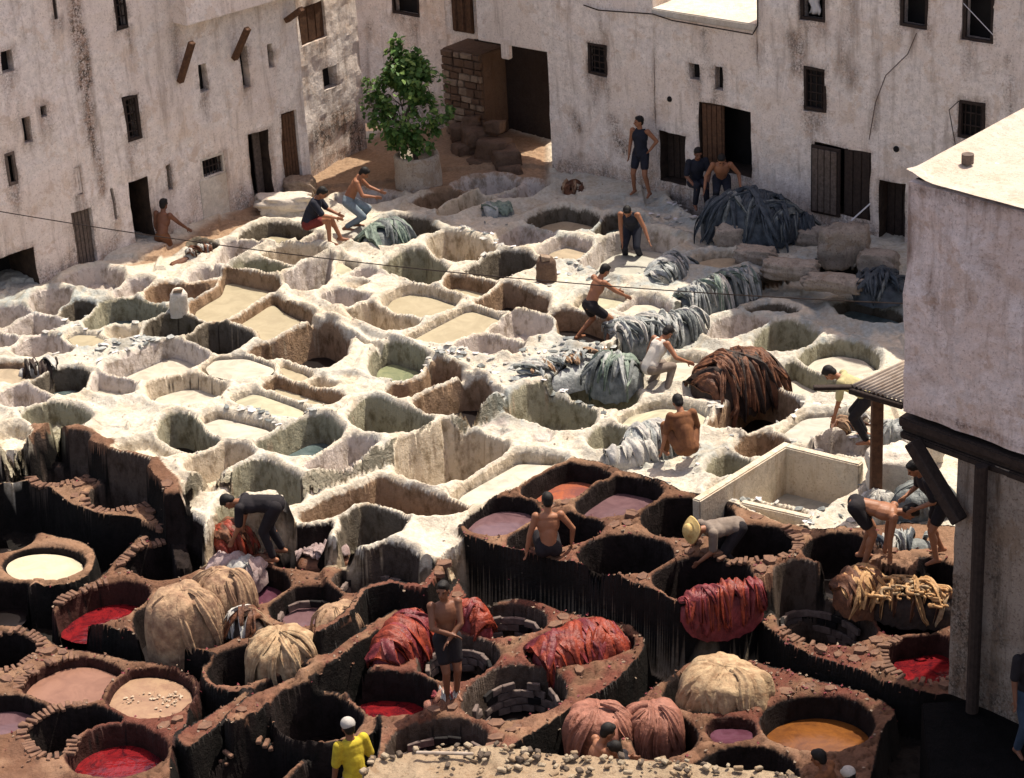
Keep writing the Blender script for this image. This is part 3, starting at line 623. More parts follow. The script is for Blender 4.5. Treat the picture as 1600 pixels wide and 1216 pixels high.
SV = np.concatenate([np.clip(WC, 0, 1), np.ones(X.shape+(1,))], -1).reshape(-1, 4); WV = DROP.ravel(); EV = WET.ravel()
Qf = Qd[qv]; idf = fid[qv]
def terr(name, k, **kw):
    q = Qf[idf == k]
    if len(q) < 12: return None
    u, inv = np.unique(q, return_inverse=True); inv = inv.reshape(-1)
    me = bpy.data.meshes.new(name); me.vertices.add(len(u)); me.vertices.foreach_set('co', PV[u].ravel())
    me.loops.add(len(inv)); me.loops.foreach_set('vertex_index', inv.astype(np.int32))
    me.polygons.add(len(q)); me.polygons.foreach_set('loop_start', (np.arange(len(q))*4).astype(np.int32))
    me.polygons.foreach_set('loop_total', np.full(len(q), 4, np.int32)); me.polygons.foreach_set('use_smooth', np.ones(len(q), bool))
    me.update()
    for nm, ar in (('tint', CV), ('dirt', DV), ('side', SV)):
        a = me.attributes.new(nm, 'FLOAT_COLOR', 'POINT'); a.data.foreach_set('color', ar[u].ravel())
    for nm, ar in (('wall', WV), ('wet', EV)):
        a = me.attributes.new(nm, 'FLOAT', 'POINT'); a.data.foreach_set('value', ar[u])
    me.normals_split_custom_set_from_vertices(NV[u])
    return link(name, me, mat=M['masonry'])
VOBJ = {}
for i, (bk, rg, pts, ti, lq, dep, ld, lab) in enumerate(V):
    big = bk in 'WV'
    o = terr('plaster_vat' if big else 'dye_vat', i)
    if o is None: continue
    tag(o, lab, 'vat', 'white plaster vats of the liming terrace' if big else 'dark dye vats of the brick platforms'); VOBJ[i] = o
    if lq:
        P = OUT[i]; zl = LEV[bk]+(-.03 if big else 0)-ld*(.66 if big else .78)
        c = P.mean(0); P2 = c+(P-c)*1.03
        mesh('liquid', [(x, y, zl) for x, y in P2], [list(range(len(P2)))], o, LQ[lq])
for k, nm in ((1000, 'earth_ground'), (1001, 'plaster_terrace'), (1002, 'brick_terrace'), (1003, 'sunken_lane')):
    o = terr(nm, k)
    if o: tag(o, kind='structure')
def hz(x, y):
    i = int(round((y-gy[0])/.036)); j = int(round((x-gx[0])/.029))
    i = min(max(i, 0), ny-1); j = min(max(j, 0), nx-1); return float(H[i, j])
o = mesh('ground', [(-300, 10, -2.3), (300, 10, -2.3), (300, 600, -2.3), (-300, 600, -2.3)], [(0, 1, 2, 3)], None, M['stone_brown']); tag(o, kind='structure')
# ================================================================= BUILDINGS
def wallseg(name, A, B, z0, z1, ops, mat, parent=None, label=None, cat=None, stain=None, step=.11, rough=.035, seed=0, thick=.35, ragged=0, base_dirt=.75, base_h=.45):
    """vertical wall A->B (ground points), its face turned towards the camera, with recessed openings (px rects or uv rects)"""
    A = Vector((A[0], A[1])); B = Vector((B[0], B[1])); L = (B-A).length; du = (B-A)/L
    n = Vector((du.y, -du.x)); 
    if n.dot(Vector((0, 0))-A) < 0: n = -n
    def uv(px, py):
        d = ray(px, py); n3 = Vector((n.x, n.y, 0)); t = (Vector((A.x, A.y, 0))-CP).dot(n3)/d.dot(n3); p = CP+d*t
        return (Vector((p.x, p.y))-A).dot(du), p.z
    R = []
    for o in ops:
        (x0, y0, x1, y1), dep = o[0], o[1]
        a = uv(x0, y0); b = uv(x1, y1); R.append((min(a[0], b[0]), max(a[0], b[0]), min(a[1], b[1]), max(a[1], b[1]), dep))
    us = set(np.arange(0, L, step).tolist()+[L]); zs = set(np.arange(z0, z1, step).tolist()+[z1])
    def merge(s, vals):
        s = sorted(s)
        for v in vals:
            if v < s[0] or v > s[-1]: continue
            k = min(range(len(s)), key=lambda i: abs(s[i]-v))
            if abs(s[k]-v) < step*.5 and 0 < k < len(s)-1: s[k] = v
            else: s.append(v); s.sort()
        return sorted(s)
    us = merge(us, [r[0] for r in R]+[r[1] for r in R]); zs = merge(zs, [r[2] for r in R]+[r[3] for r in R])
    us = np.array(us); zs = np.array(zs); UU, ZZ = np.meshgrid(us, zs)
    dn = (fbm(UU*1.2+seed, ZZ*1.2, seed, 3)-.5)*rough*3+(fbm(UU*5+seed, ZZ*5, seed+3, 3)-.5)*rough
    du1 = (fbm(UU*3+9, ZZ*3, seed+5, 2)-.5)*.05; dz1 = (fbm(UU*3, ZZ*3+9, seed+7, 2)-.5)*.05
    def P(i, j, dep=0):
        u = UU[i, j]+du1[i, j]; z = ZZ[i, j]+dz1[i, j]
        if i in (0, len(zs)-1): z = ZZ[i, j]
        if j in (0, len(us)-1): u = UU[i, j]
        q = A+du*float(u)+n*float(dn[i, j]-dep); return (q.x, q.y, float(z))
    cell = np.full((len(zs)-1, len(us)-1), -1)
    for k, r in enumerate(R):
        for i in range(len(zs)-1):
            zc = (zs[i]+zs[i+1])/2
            if r[2] < zc < r[3]:
                for j in range(len(us)-1):
                    if r[0] < (us[j]+us[j+1])/2 < r[1]: cell[i, j] = k
    vs = []; idx = {}; fs = []; dk = set()
    def vi(i, j, dep=0):
        key = (i, j, dep)
        if key not in idx: idx[key] = len(vs); vs.append(P(i, j, dep))
        return idx[key]
    for i in range(len(zs)-1):
        for j in range(len(us)-1):
            k = cell[i, j]
            if k < 0: fs.append((vi(i, j), vi(i, j+1), vi(i+1, j+1), vi(i+1, j))); continue
            dp = R[k][4]
            if dp >= .45: dk.add(len(fs))
            fs.append((vi(i, j, dp), vi(i, j+1, dp), vi(i+1, j+1, dp), vi(i+1, j, dp)))
            for di, dj, a, b in ((0, -1, (i, j), (i+1, j)), (0, 1, (i, j+1), (i+1, j+1)), (-1, 0, (i, j), (i, j+1)), (1, 0, (i+1, j), (i+1, j+1))):
                ii, jj = i+di, j+dj
                if not (0 <= ii < cell.shape[0] and 0 <= jj < cell.shape[1]) or cell[ii, jj] != k:
                    if dp >= .45: dk.add(len(fs))
                    fs.append((vi(*a), vi(*b), vi(*b, dp), vi(*a, dp)))
    nop = len(fs)
    # back and top so the wall has thickness
    T = 1.2
    b0 = len(vs)
    for (u, z) in ((0, z0), (L, z0), (L, z1), (0, z1)):
        q = A+du*u-n*T; vs.append((q.x, q.y, z))
    fs += [(b0, b0+1, b0+2, b0+3)]
    nz = len(zs)-1; nu = len(us)-1
    fs += [(vi(0, 0), vi(nz, 0), b0+3, b0), (vi(0, nu), vi(nz, nu), b0+2, b0+1), (vi(nz, 0), vi(nz, nu), b0+2, b0+3)]
    me = bpy.data.meshes.new(name); me.from_pydata(vs, [], fs); me.update()
    me.materials.append(mat); me.materials.append(M['jamb'])
    for q_ in dk: me.polygons[q_].material_index = 1
    arr = np.zeros(len(fs), np.int32); c = 0
    # faces at full depth of deep openings are dark interiors
    me2 = np.zeros(len(me.vertices))
    co_ = np.array([v for v in vs]); uu = (co_[:, :2]-np.array(A))@np.array(du); zz = co_[:, 2]
    if stain:
        for poly, wd, amt in stain:
            pts = np.array([uv(*p) for p in poly]); m_, d_ = polyd(pts, uu, zz, wd+.5)
            me2[m_] = np.maximum(me2[m_], amt*sstep((wd-d_)/(wd*.7+.05)+(fbm(uu[m_]*4, zz[m_]*2.5, 77, 3)-.5)*1.4))
    nn_ = fbm(uu*3.2, zz*2.2, 78, 4)
    me2 = np.maximum(me2, base_dirt*sstep((base_h-zz)/.5+(nn_-.5)*2.4))
    for r in R:
        if r[4] < .1: continue
        ins = (uu > r[0]-.08) & (uu < r[1]+.08) & (zz < r[2]+.02) & (zz > r[2]-.8)
        me2 = np.maximum(me2, .75*ins*sstep(1-(r[2]-zz)/.75+(fbm(uu*9, zz*1.2, 79, 3)-.62)*2.2)*.9)
        rimd = np.maximum(np.maximum(r[0]-uu, uu-r[1]), np.maximum(r[2]-zz, zz-r[3])); me2 = np.maximum(me2, .65*sstep((.09-rimd)/.08)*(nn_ > .42))
    at = me.attributes.new('stain', 'FLOAT', 'POINT'); at.data.foreach_set('value', me2)
    o = link(name, me, parent)
    # interior panels behind openings, one per opening, returned for placing things
    info = []
    for r in R:
        info.append((A, du, n, r))
    if label: tag(o, label, cat)
    return o, info, uv
def panel(name, inf, dep, mat, parent, inset=0., u0=0., u1=1., z0=0., z1=1., th=.05, yaw=0):
    """board panel set in an opening at depth dep"""
    A, du, n, r = inf; a = r[0]+(r[1]-r[0])*u0+inset; b = r[0]+(r[1]-r[0])*u1-inset; c = r[2]+(r[3]-r[2])*z0+inset; d = r[2]+(r[3]-r[2])*z1-inset
    bm = bmesh.new(); ctr = A+du*((a+b)/2)-n*dep
    rot = Matrix((( du.x, -n.x, 0), (du.y, -n.y, 0), (0, 0, 1)))
    bbox(bm, (ctr.x, ctr.y, (c+d)/2), (b-a, th, d-c), rot, bev=.008)
    return fbm1(bm, name, parent, mat)
def planks(inf, dep, mat, parent, u0=0., u1=1., z0=0., z1=1., nb=5, name='plank', horiz=False):
    for k in range(nb):
        g = .06
        if horiz: panel(name, inf, dep+random.uniform(0, .012), mat, parent, 0, u0, u1, z0+(z1-z0)*(k+g)/nb, z0+(z1-z0)*(k+1-g)/nb, .03)
        else: panel(name, inf, dep+random.uniform(0, .012), mat, parent, 0, u0+(u1-u0)*(k+g)/nb, u0+(u1-u0)*(k+1-g)/nb, z0, z1, .03)
def frame(inf, parent, mat, wd=.06, dep=.04, name='frame', sill=False):
    A, du, n, r = inf; W = r[1]-r[0]; Hh = r[3]-r[2]; bm = bmesh.new()
    rot = Matrix(((du.x, -n.x, 0), (du.y, -n.y, 0), (0, 0, 1)))
    def bx(u, z, su, sz, d=dep, t=.07):
        c = A+du*u-n*d; bbox(bm, (c.x, c.y, z), (su, t, sz), rot, bev=.005)
    bx(r[0]+wd/2, (r[2]+r[3])/2, wd, Hh-2*wd); bx(r[1]-wd/2, (r[2]+r[3])/2, wd, Hh-2*wd)
    bx((r[0]+r[1])/2, r[3]-wd/2, W, wd); bx((r[0]+r[1])/2, r[2]+wd/2, W+(.08 if sill else 0), wd)
    return fbm1(bm, name, parent, mat)
def bars(inf, parent, mat, nv=4, nh=3, dep=.08):
    A, du, n, r = inf; bm = bmesh.new()
    for k in range(1, nv):
        u = r[0]+(r[1]-r[0])*k/nv; c = A+du*u-n*dep; tube(bm, [(c.x, c.y, r[2]), (c.x, c.y, r[3])], .012, 5)
    for k in range(1, nh):
        z = r[2]+(r[3]-r[2])*k/nh; a = A+du*r[0]-n*dep; b = A+du*r[1]-n*dep; tube(bm, [(a.x, a.y, z), (b.x, b.y, z)], .014, 5)
    return fbm1(bm, 'grille', parent, mat)
def dark(inf, parent, dep, name='dark_room'):
    return panel(name, inf, dep-.04, M['black'], parent, .0, -.02, 1.02, -.02, 1.02, .02)
def xy(px, py, z=0): v = gp(px, py, z); return (v.x, v.y)
# ---- left house
LA = xy(-40, 474); LB = xy(487, 287)
L_ops = [((78,-20,90,30),.3),((173,-25,204,42),.3),((2,82,23,112),.25),((35,182,52,222),.25),((62,167,74,181),.2),((7,241,30,287),.2),((116,264,130,301),.25),((173,300,183,340),.25),((192,154,223,216),.35),((259,259,271,296),.25),((309,100,328,144),.25),((375,74,392,135),.25),((418,69,430,105),.25),((201,289,246,402),.9),((110,333,154,420),.14),((-60,425,65,468),1.0),((312,249,354,271),.3),((312,283,364,372),.05),((387,211,430,324),.8),((437,179,474,288),.16)]
house = empty('tannery_house', (LA[0], LA[1], 0)); tag(house, 'long whitewashed house along the left with small windows and a black damp streak', 'house')
lw, LI, luv = wallseg('wall', LA, LB, -.6, 7.5, L_ops, M['plaster'], None, stain=[([(112,-30),(125,60),(135,130)], .24, 1.3), ([(135,130),(142,200),(152,250),(158,300)], .15, 1.1), ([(245,380),(330,345),(370,335)], .35, .6), ([(310,300),(362,330)], .5, .5), ([(60,40),(75,150)], .08, .8), ([(30,120),(25,250)],.1,.5), ([(0,440),(240,400),(480,290)],.3,.55), ([(270,45),(282,110)],.25,.6)], seed=3)
lw.parent = house; lw.matrix_parent_inverse = Matrix.Translation((-LA[0], -LA[1], 0))
def under(o, par):
    o.parent = par; o.matrix_parent_inverse = Matrix.Translation((-par.location[0], -par.location[1], -par.location[2])); return o
def win(inf, par, dep, fr=None, grille=None, name='window'):
    o = under(dark(inf, None, dep, name), par)
    if fr: frame(inf, o, fr).matrix_parent_inverse = Matrix()
    if grille: bars(inf, o, M['wood_dark'], *grille)
    return o
for k in (2,3,4,6,7,9,10,11,12): win(LI[k], house, (.25,.2)[k == 4], M['plaster'] if k in (6,) else None)
for k in (0,1): win(LI[k], house, .3, M['wood_dark'], (3, 4))
win(LI[5], house, .2, M['wood_grey']); win(LI[8], house, .35, M['wood_dark'], (4, 5)); win(LI[16], house, .3, M['plaster_roof'], (7, 2))
for k in (13, 15, 18): win(LI[k], house, L_ops[k][1], name='doorway')
for k, mt, nb in ((14, 'wood_grey', 5), (19, 'wood', 5)):
    d = under(panel('door', LI[k], .11, M[mt], None), house); planks(LI[k], .07, M[mt], d, .05, .95, .03, .97, nb)
inf = under(panel('infill', LI[17], .02, M['stone_brown'], None), house)
inf.data.materials.clear(); inf.data.materials.append(M['plaster_roof'])
# door leaf standing open inside the dark doorway, brown jamb
dl = under(panel('door_leaf', LI[18], .3, M['wood_grey'], None, 0, .62, .98, .02, .98, .05), house)
# projecting upper bay and its struts
def bxw(name, pts_lo, z0, z1, mat, parent=None):
    """prism over ground polygon"""
    n = len(pts_lo); vs = [(x, y, z0) for x, y in pts_lo]+[(x, y, z1) for x, y in pts_lo]
    fs = [tuple(range(n))[::-1], tuple(range(n, 2*n))]+[(i, (i+1) % n, (i+1) % n+n, i+n) for i in range(n)]
    bm = bmesh.new(); me = bpy.data.meshes.new(name); me.from_pydata(vs, [], fs); me.update(); bm.from_mesh(me); bpy.data.meshes.remove(me)
    bmesh.ops.bevel(bm, geom=bm.edges[:], offset=.02, segments=2, affect='EDGES')
    o = fbm1(bm, name, None, mat)
    if parent: under(o, parent)
    return o
lA, ldu, ln, _ = LI[0]
def lpt(u, out): p = lA+ldu*u+ln*out; return (p.x, p.y)
u_a, z_a = luv(270, 40); u_b, z_b = luv(470, -40)
bay = bxw('upper_bay', [lpt(u_a, -.2), lpt(u_a, .45), lpt(u_a+9, .45), lpt(u_a+9, -.2)], z_a+.05, 7.6, M['plaster'], house)
for (px, py, qx, qy) in ((303,50,280,128),(392,28,365,92),(470,0,446,32)):
    u1, z1 = luv(px, py); u2, z2 = luv(qx, qy); bm = bmesh.new()
    a = lA+ldu*(u2)+ln*.03; b = lA+ldu*(u2+.05)+ln*.5
    p0 = Vector((a.x, a.y, z2)); p1 = Vector((b.x, b.y, z1-.02)); dirv = (p1-p0); q = dirv.to_track_quat('Z', 'Y').to_matrix()
    bbox(bm, (p0+p1)/2, (.13, .11, dirv.length), q, bev=.015); under(fbm1(bm, 'strut', None, M['wood']), house)
# ---- set-back wall beside the left house
e1 = (lA+ldu*(Vector((LB[0], LB[1]))-lA).length)
BA = e1-ln*.35-ldu*.1; BB = Vector(xy(572, 226))
hb = empty('stained_house', (BA.x, BA.y, 0)); tag(hb, 'set-back whitewashed house between the left house and the tree, with brown damp patch', 'house')
B_ops = [((467,16,511,56),.15),((503,109,527,133),.25)]
bw, BI, buv = wallseg('wall', BA, BB, -.6, 7.3, B_ops, M['plaster'], None, stain=[([(500,215),(535,180),(560,220)], .55, 1.0), ([(500,270),(570,225)], .5, .8), ([(527,0),(540,120)], .12, .7), ([(480,130),(500,160)], .2, .5), ([(470,65),(510,75)],.2,.5)], seed=9); under(bw, hb)
sh = under(panel('shutter', BI[0], .09, M['wood'], None), hb); planks(BI[0], .05, M['wood'], sh, .04, .96, .04, .96, 3)
win(BI[1], hb, .25)
# ---- back wall behind the tree, passage and right hand house
RA = Vector(xy(863, 262)); RB = Vector(xy(1400, 376)); rdu = (RB-RA).normalized(); rn = Vector((rdu.y, -rdu.x)); 
if rn.dot(-RA) < 0: rn = -rn
CA = BB-ldu*.0; CB = RA-rdu*1.3-rn*1.6
c0 = RA-rn*1.6; 
uC = (BB-c0).dot(rdu)
CA = c0+rdu*(uC-3.2)
hc = empty('rear_house', (CA.x, CA.y, 0)); tag(hc, 'shaded whitewashed wall behind the tree with a dark window', 'house')
cw, CI, cuv = wallseg('wall', CA, CB, -.6, 6.2, [((610,-25,656,28),.3)], M['plaster'], None, stain=[([(580,240),(700,240)], .5, .9), ([(575,40),(572,230)],.15,.6)], seed=15); under(cw, hc)
win(CI[0], hc, .3, M['wood_dark'])
# brown masonry buttress with shutter bay above
def rp(px, py, off):        # ground xy where pixel meets the plane parallel to the right wall, off metres in front
    n3 = Vector((rn.x, rn.y, 0)); o3 = Vector((RA.x+rn.x*off, RA.y+rn.y*off, 0)); d = ray(px, py); t = (o3-CP).dot(n3)/d.dot(n3); p = CP+d*t; return p
def rbox(name, px0, py0, px1, py1, off, depth, mat, parent, z0=None, z1=None):
    a = rp(px0, py0, off); b = rp(px1, py1, off); ua = (Vector((a.x, a.y))-RA).dot(rdu); ub = (Vector((b.x, b.y))-RA).dot(rdu)
    za, zb = (z1 if z1 is not None else a.z), (z0 if z0 is not None else b.z)
    q = lambda u, o: tuple(RA+rdu*u+rn*o)
    return bxw(name, [q(ua, off), q(ub, off), q(ub, off-depth), q(ua, off-depth)], min(za, zb), max(za, zb), mat, parent)
bt = empty('masonry_buttress', tuple(RA-rdu*1.8)+(0,)); tag(bt, 'brown rough stone buttress beside the dark passage, under the wooden shutter', 'buttress')
rbox('pier', 690, 75, 762, 262, -.7, .9, M['stone_brown'], bt, z0=-.4)
a = rp(690, 75, -.7); b = rp(762, 262, -.7)
# rough stone courses on the buttress face
ua = (Vector((a.x, a.y))-RA).dot(rdu); ub = (Vector((b.x, b.y))-RA).dot(rdu)
rot = Matrix(((rdu.x, -rn.x, 0), (rdu.y, -rn.y, 0), (0, 0, 1))); zc = 0.0; rr = random.Random(4)
stn = []
while zc < a.z-.1:
    hh = rr.uniform(.13, .2); u = ua
    while u < ub-.05:
        wl = min(rr.uniform(.18, .36), ub-u)
        bm = bmesh.new(); c = RA+rdu*(u+wl/2)-rn*(.70-rr.uniform(.0, .03)); bbox(bm, (c.x, c.y, zc+hh/2), (wl-.025, .09, hh-.025), rot, bev=.012, jit=.012)
        under(fbm1(bm, 'stone', None, M['rubble'] if rr.random() < .35 else M['stone_brown']), bt); u += wl
    zc += hh
rh = empty('right_house', tuple(RA)+(0,)); tag(rh, 'large whitewashed house along the right with plank doors and barred windows, shading the heap', 'house')
R_ops = [((791,-25,825,23),.3),((917,66,949,121),.22),((1076,96,1092,127),.25),((1115,105,1129,143),.25),((1030,204,1073,290),.6),((1093,160,1175,278),.7),((1255,103,1290,177),.15),((1250,-25,1289,36),.35),((1407,-25,1449,47),.35),((1506,-30,1551,70),.35),((1272,222,1360,345),.5),((1375,281,1412,398),.5),((1498,156,1537,222),.18)]
def proj(p):
    r = Vector(p)-CP; z = r.dot(fw); return (800+F*r.dot(R_)/z, 608-F*r.dot(U_)/z)
def uat(px, py): p = rp(px, py, 0); return (Vector((p.x, p.y))-RA).dot(rdu), p.z
u1, zt = uat(1020, 14); u2, _ = uat(1183, 45); UE = 17
RST = [([(895,180),(905,200)], .2, .9), ([(960,190),(975,235)], .28, 1.0), ([(870,270),(1030,280),(1300,340)], .5, .5), ([(1100,50),(1108,120)], .16, .8), ([(1240,60),(1245,110)], .35, .8), ([(1310,60),(1330,130)], .3, .7), ([(935,20),(945,60)], .12, .6), ([(1330,0),(1325,110)],.2,.5), ([(1370,90),(1365,200)],.1,.6),([(1575,90),(1580,200)],.15,.7),([(1183,0),(1186,120)],.1,.6),([(1022,20),(1024,200)],.06,.6)]
RI = {}
for nm, ua_, ub_, zt_, ks, sd_ in (('wall', 0, u1, 7.5, (0, 1), 21), ('wall', u1, u2, zt, (2, 3, 4, 5), 25), ('wall', u2, UE, 7.5, (6, 7, 8, 9, 10, 11, 12), 29)):
    wl, inf, _ = wallseg(nm, RA+rdu*ua_, RA+rdu*ub_, -.7, zt_, [R_ops[k] for k in ks], M['plaster'], None, stain=RST, seed=sd_)
    under(wl, rh)
    for k, i_ in zip(ks, inf): RI[k] = i_
rq = lambda u, o: tuple(RA+rdu*u+rn*o)
under(bxw('roof_terrace', [rq(u1, .06), rq(u2, .06), rq(u2, -3.4), rq(u1, -3.4)], zt-.12, zt+.03, M['plaster_roof']), rh)
under(bxw('side_wall', [rq(u2, -1.1), rq(u2+.3, -1.1), rq(u2+.3, -4.5), rq(u2, -4.5)], 0, 7.5, M['plaster']), rh)
under(bxw('side_wall', [rq(u1-.3, -1.1), rq(u1, -1.1), rq(u1, -4.5), rq(u1-.3, -4.5)], 0, 7.5, M['plaster']), rh)
for k in (0, 1, 6, 7, 8, 9): win(RI[k], rh, R_ops[k][1], M['wood_dark'], (4, 5) if k in (1, 6) else None)
for k in (2, 3): win(RI[k], rh, .25)
win(RI[12], rh, .18, M['wood_dark'], (5, 3))
# little holes
for (x0, y0, x1, y1) in ((1043,151,1050,159),(1396,228,1405,238)):
    a = rp((x0+x1)/2, (y0+y1)/2, .0); bm = bmesh.new(); bmesh.ops.create_uvsphere(bm, u_segments=10, v_segments=6, radius=.06, matrix=Matrix.Translation(a)); under(fbm1(bm, 'drain_hole', None, M['black']), rh)
# doors
for k, mt, nb, spl in ((4, 'wood_dark', 4, None), (11, 'wood_dark', 3, None)):
    d = under(panel('door', RI[k], .3, M[mt], None), rh); planks(RI[k], .26, M['wood_dark'], d, .04, .96, .02, .98, nb)
win(RI[5], rh, .7, name='doorway'); d = under(panel('door_leaf', RI[5], .10, M['wood'], None, 0, .0, .42, .0, 1), rh); planks(RI[5], .05, M['wood'], d, .02, .40, .02, .98, 4)
win(RI[10], rh, .5, name='doorway'); d = under(panel('door_leaf', RI[10], -.03, M['wood_dark'], None, 0, -.03, .48, -.04, .97), rh); planks(RI[10], -.08, M['wood_grey'], d, .0, .44, .0, .93, 4)
d = under(panel('door_leaf', RI[10], .05, M['wood_dark'], None, 0, .52, 1.0, 0, 1.), rh); planks(RI[10], .01, M['wood_dark'], d, .54, .98, .02, 1., 3)
# white cloth hanging in the window
inf = RI[7]; A_, du_, n_, r_ = inf; vs = []; fs = []
for i in range(9):
    for j in range(7):
        u = r_[0]+(r_[1]-r_[0])*(.22+.45*j/6)+.03*math.sin(i*1.1); z = r_[2]+.10+(r_[3]-r_[2])*.7*i/8; p = A_+du_*u-n_*(.12+.04*math.sin(j*1.9+i*.5)); vs.append((p.x, p.y, z))
fs = [(i*7+j, i*7+j+1, i*7+j+8, i*7+j+7) for i in range(8) for j in range(6)]
M['cloth_white'] = simple('white_cloth', (.62, .60, .60), (.5, .48, .48), sc=5)
o = mesh('hanging_cloth', vs, fs, None, M['cloth_white'], True); o.modifiers.new('s', 'SOLIDIFY').thickness = .01
tag(o, 'white cloth hanging inside the window at the very top, right of the bright roof', 'cloth')
# wires
def wire(pts, lab, r=.012, mat='wood_dark', sag=0, name='wire', n=24):
    bm = bmesh.new(); P = []
    for i in range(len(pts)-1):
        a, b = Vector(pts[i]), Vector(pts[i+1])
        for k in range(n): t = k/n; p = a.lerp(b, t); p.z -= sag*4*t*(1-t); P.append(p)
    P.append(Vector(pts[-1])); tube(bm, P, r, 5); o = fbm1(bm, name, None, M[mat]); tag(o, lab, 'wire'); return o
wire([gp(-60, 320, 3.0), gp(1640, 482, 3.2)], 'dark overhead cable crossing the whole tannery from left to right', .009, sag=.35, name='cable', n=60)
wire([rp(912, 8, .05), rp(935, 16, .05), rp(1020, 22, .1), rp(1050, 32, .1), rp(1176, 54, .12), rp(1184, 40, .1), rp(1184, -20, .1)], 'dark wire running along the wall under the bright roof edge', .014, n=6)
wire([rp(1432, 52, .04), rp(1418, 85, .05), rp(1384, 118, .05), rp(1368, 160, .05), rp(1358, 218, .05)], 'thin wire slanting down the wall towards the big plank door', .010, 'wood_grey', n=6)
wire([rp(1505, 5, .1), rp(1552, 55, .12)], 'pale cord stretched across the top right window', .008, 'cloth_white', n=3)
wire([rp(1498, 158, .05), rp(1483, 172, .08), rp(1488, 200, .06), rp(1493, 228, .05)], 'thin wire looping beside the barred window above the pink roof', .009, n=6)
wire([rp(1330, 345, .5), rp(1360, 318, .1)], 'pale stick leaning from the plaster wall to the plank door', .016, 'cloth_white', n=2, name='stick')
# ---- passage
under(rbox('lintel_wall', 740, -40, 866, 84, .02, 1.7, M['plaster'], None, z1=7.5), hc)
under(rbox('hanging_post', 781, 60, 795, 94, .06, .14, M['plaster'], None), hc)
under(rbox('back_panel', 740, 60, 870, 300, -1.5, .3, M['stone_dark'], None, z0=-.6), hc)
sb = rbox('shutter_bay', 690, -40, 745, 62, -.25, .9, M['plaster'], None, z1=7.4); under(sb, hc)
sh2 = rbox('shutter', 702, -30, 740, 54, -.20, .06, M['wood'], None, z1=7.0); under(sh2, hc)
for k in range(3):
    q = rbox('plank', 704+k*12, -30, 714+k*12, 50, -.16, .05, M['wood'], None); under(q, hc)
# heap of masonry blocks beside the passage (worn steps)
st = empty('worn_steps', tuple(gp(750, 275, 0))); tag(st, 'heap of worn dark masonry steps in the shade beside the tree pot', 'steps')
rr = random.Random(12)
for (x, y, wd, hh, z) in ((718,205,.5,.35,.7),(745,215,.6,.4,.6),(735,190,.4,.2,1.05),(770,235,.7,.45,.35),(728,240,.6,.5,.3),(755,262,.8,.5,.05),(790,250,.6,.5,.2),(772,200,.4,.25,.75),(712,262,.5,.5,.05),(798,272,.5,.35,0)):
    p = rp(x, y, -.35+(y-190)*.009); bm = bmesh.new(); bbox(bm, (0, 0, 0), (wd, wd*.9, hh), Matrix.Rotation(rr.uniform(-.4, .4), 3, 'Z'), jit=.06)
    bmesh.ops.subdivide_edges(bm, edges=bm.edges[:], cuts=3, use_grid_fill=True)
    for v in bm.verts: v.co += Vector([rr.uniform(-.025, .025) for _ in range(3)]); v.co *= 1-.10*(v.co.length/wd)
    o = fbm1(bm, 'block', None, M['stone_brown'], True); o.location = p; under(o, st)
# ---- tree and pot
pc = gp(654, 283, 0)
pot = empty('tree_pot', (pc.x, pc.y, -.15)); tag(pot, 'round whitewashed plaster pot holding the tree at the back', 'planter')
bm = bmesh.new(); prof = [(.50, 0), (.49, .3), (.47, .62), (.48, .72), (.45, .77), (.39, .75), (.37, .6), (0, .6)]
prev = None
for r, z in prof:
    ring = [bm.verts.new((r*(1+.03*math.sin(k*2.1+z*5))*math.cos(k*math.pi/14), r*math.sin(k*math.pi/14), z)) for k in range(28)] if r else None
    if prev and ring:
        for k in range(28): bm.faces.new((prev[k], prev[(k+1) % 28], ring[(k+1) % 28], ring[k]))
    if r: prev = ring
bm.faces.new(prev); o = fbm1(bm, 'pot_wall', pot, plaster('pot_plaster', (.50, .43, .35), (.2, .14, .1), 1.5), True)
tb = Vector((pc.x, pc.y, .35))
tree = empty('fig_tree', tb); tag(tree, 'small leafy green tree growing from the plaster pot in the far corner', 'tree')
M['leaf'] = simple('leaf_green', (.075, .15, .03), (.03, .075, .018), .55, 30, .1)
M['leaf2'] = simple('leaf_light', (.15, .22, .05), (.07, .13, .03), .5, 30, .1)
rr = random.Random(3); bm = bmesh.new(); tips = []
def limb(p, d, L, r, dep):
    pts = [p.copy()]; q = p.copy(); dd = d.normalized()
    for k in range(5):
        dd = (dd+Vector((rr.uniform(-.16, .16), rr.uniform(-.16, .16), rr.uniform(-.02, .16)))).normalized(); q = q+dd*L/5; pts.append(q.copy())
        if dep > 0: tips.append((q.copy(), dd.copy(), dep))
    tube(bm, pts, [r*(1-.12*k) for k in range(6)], 6)
    if dep < 3:
        for _ in range((5, 4, 3)[dep]):
            k = rr.randint(2, 5); a = rr.uniform(0, 6.28); sp = rr.uniform(.45, .9)
            limb(pts[k], dd+Vector((math.cos(a)*sp, math.sin(a)*sp, rr.uniform(-.1, .3))), L*rr.uniform(.5, .75), r*.5, dep+1)
limb(Vector((0, 0, 0)), Vector((-.08, 0, 1)), 1.0, .06, 0)
fbm1(bm, 'trunk', tree, M['wood_grey'], True)
def leafshape(bm, c, d, n, s):
    d = d.normalized(); sde = d.cross(n).normalized(); n = sde.cross(d)
    pts = [c, c+d*s*.35+sde*s*.42+n*s*.06, c+d*s*.75+sde*s*.25, c+d*s*1.05-n*s*.1, c+d*s*.75-sde*s*.25, c+d*s*.35-sde*s*.42+n*s*.06]
    bm.faces.new([bm.verts.new(p) for p in pts])
bmA = bmesh.new(); bmB = bmesh.new()
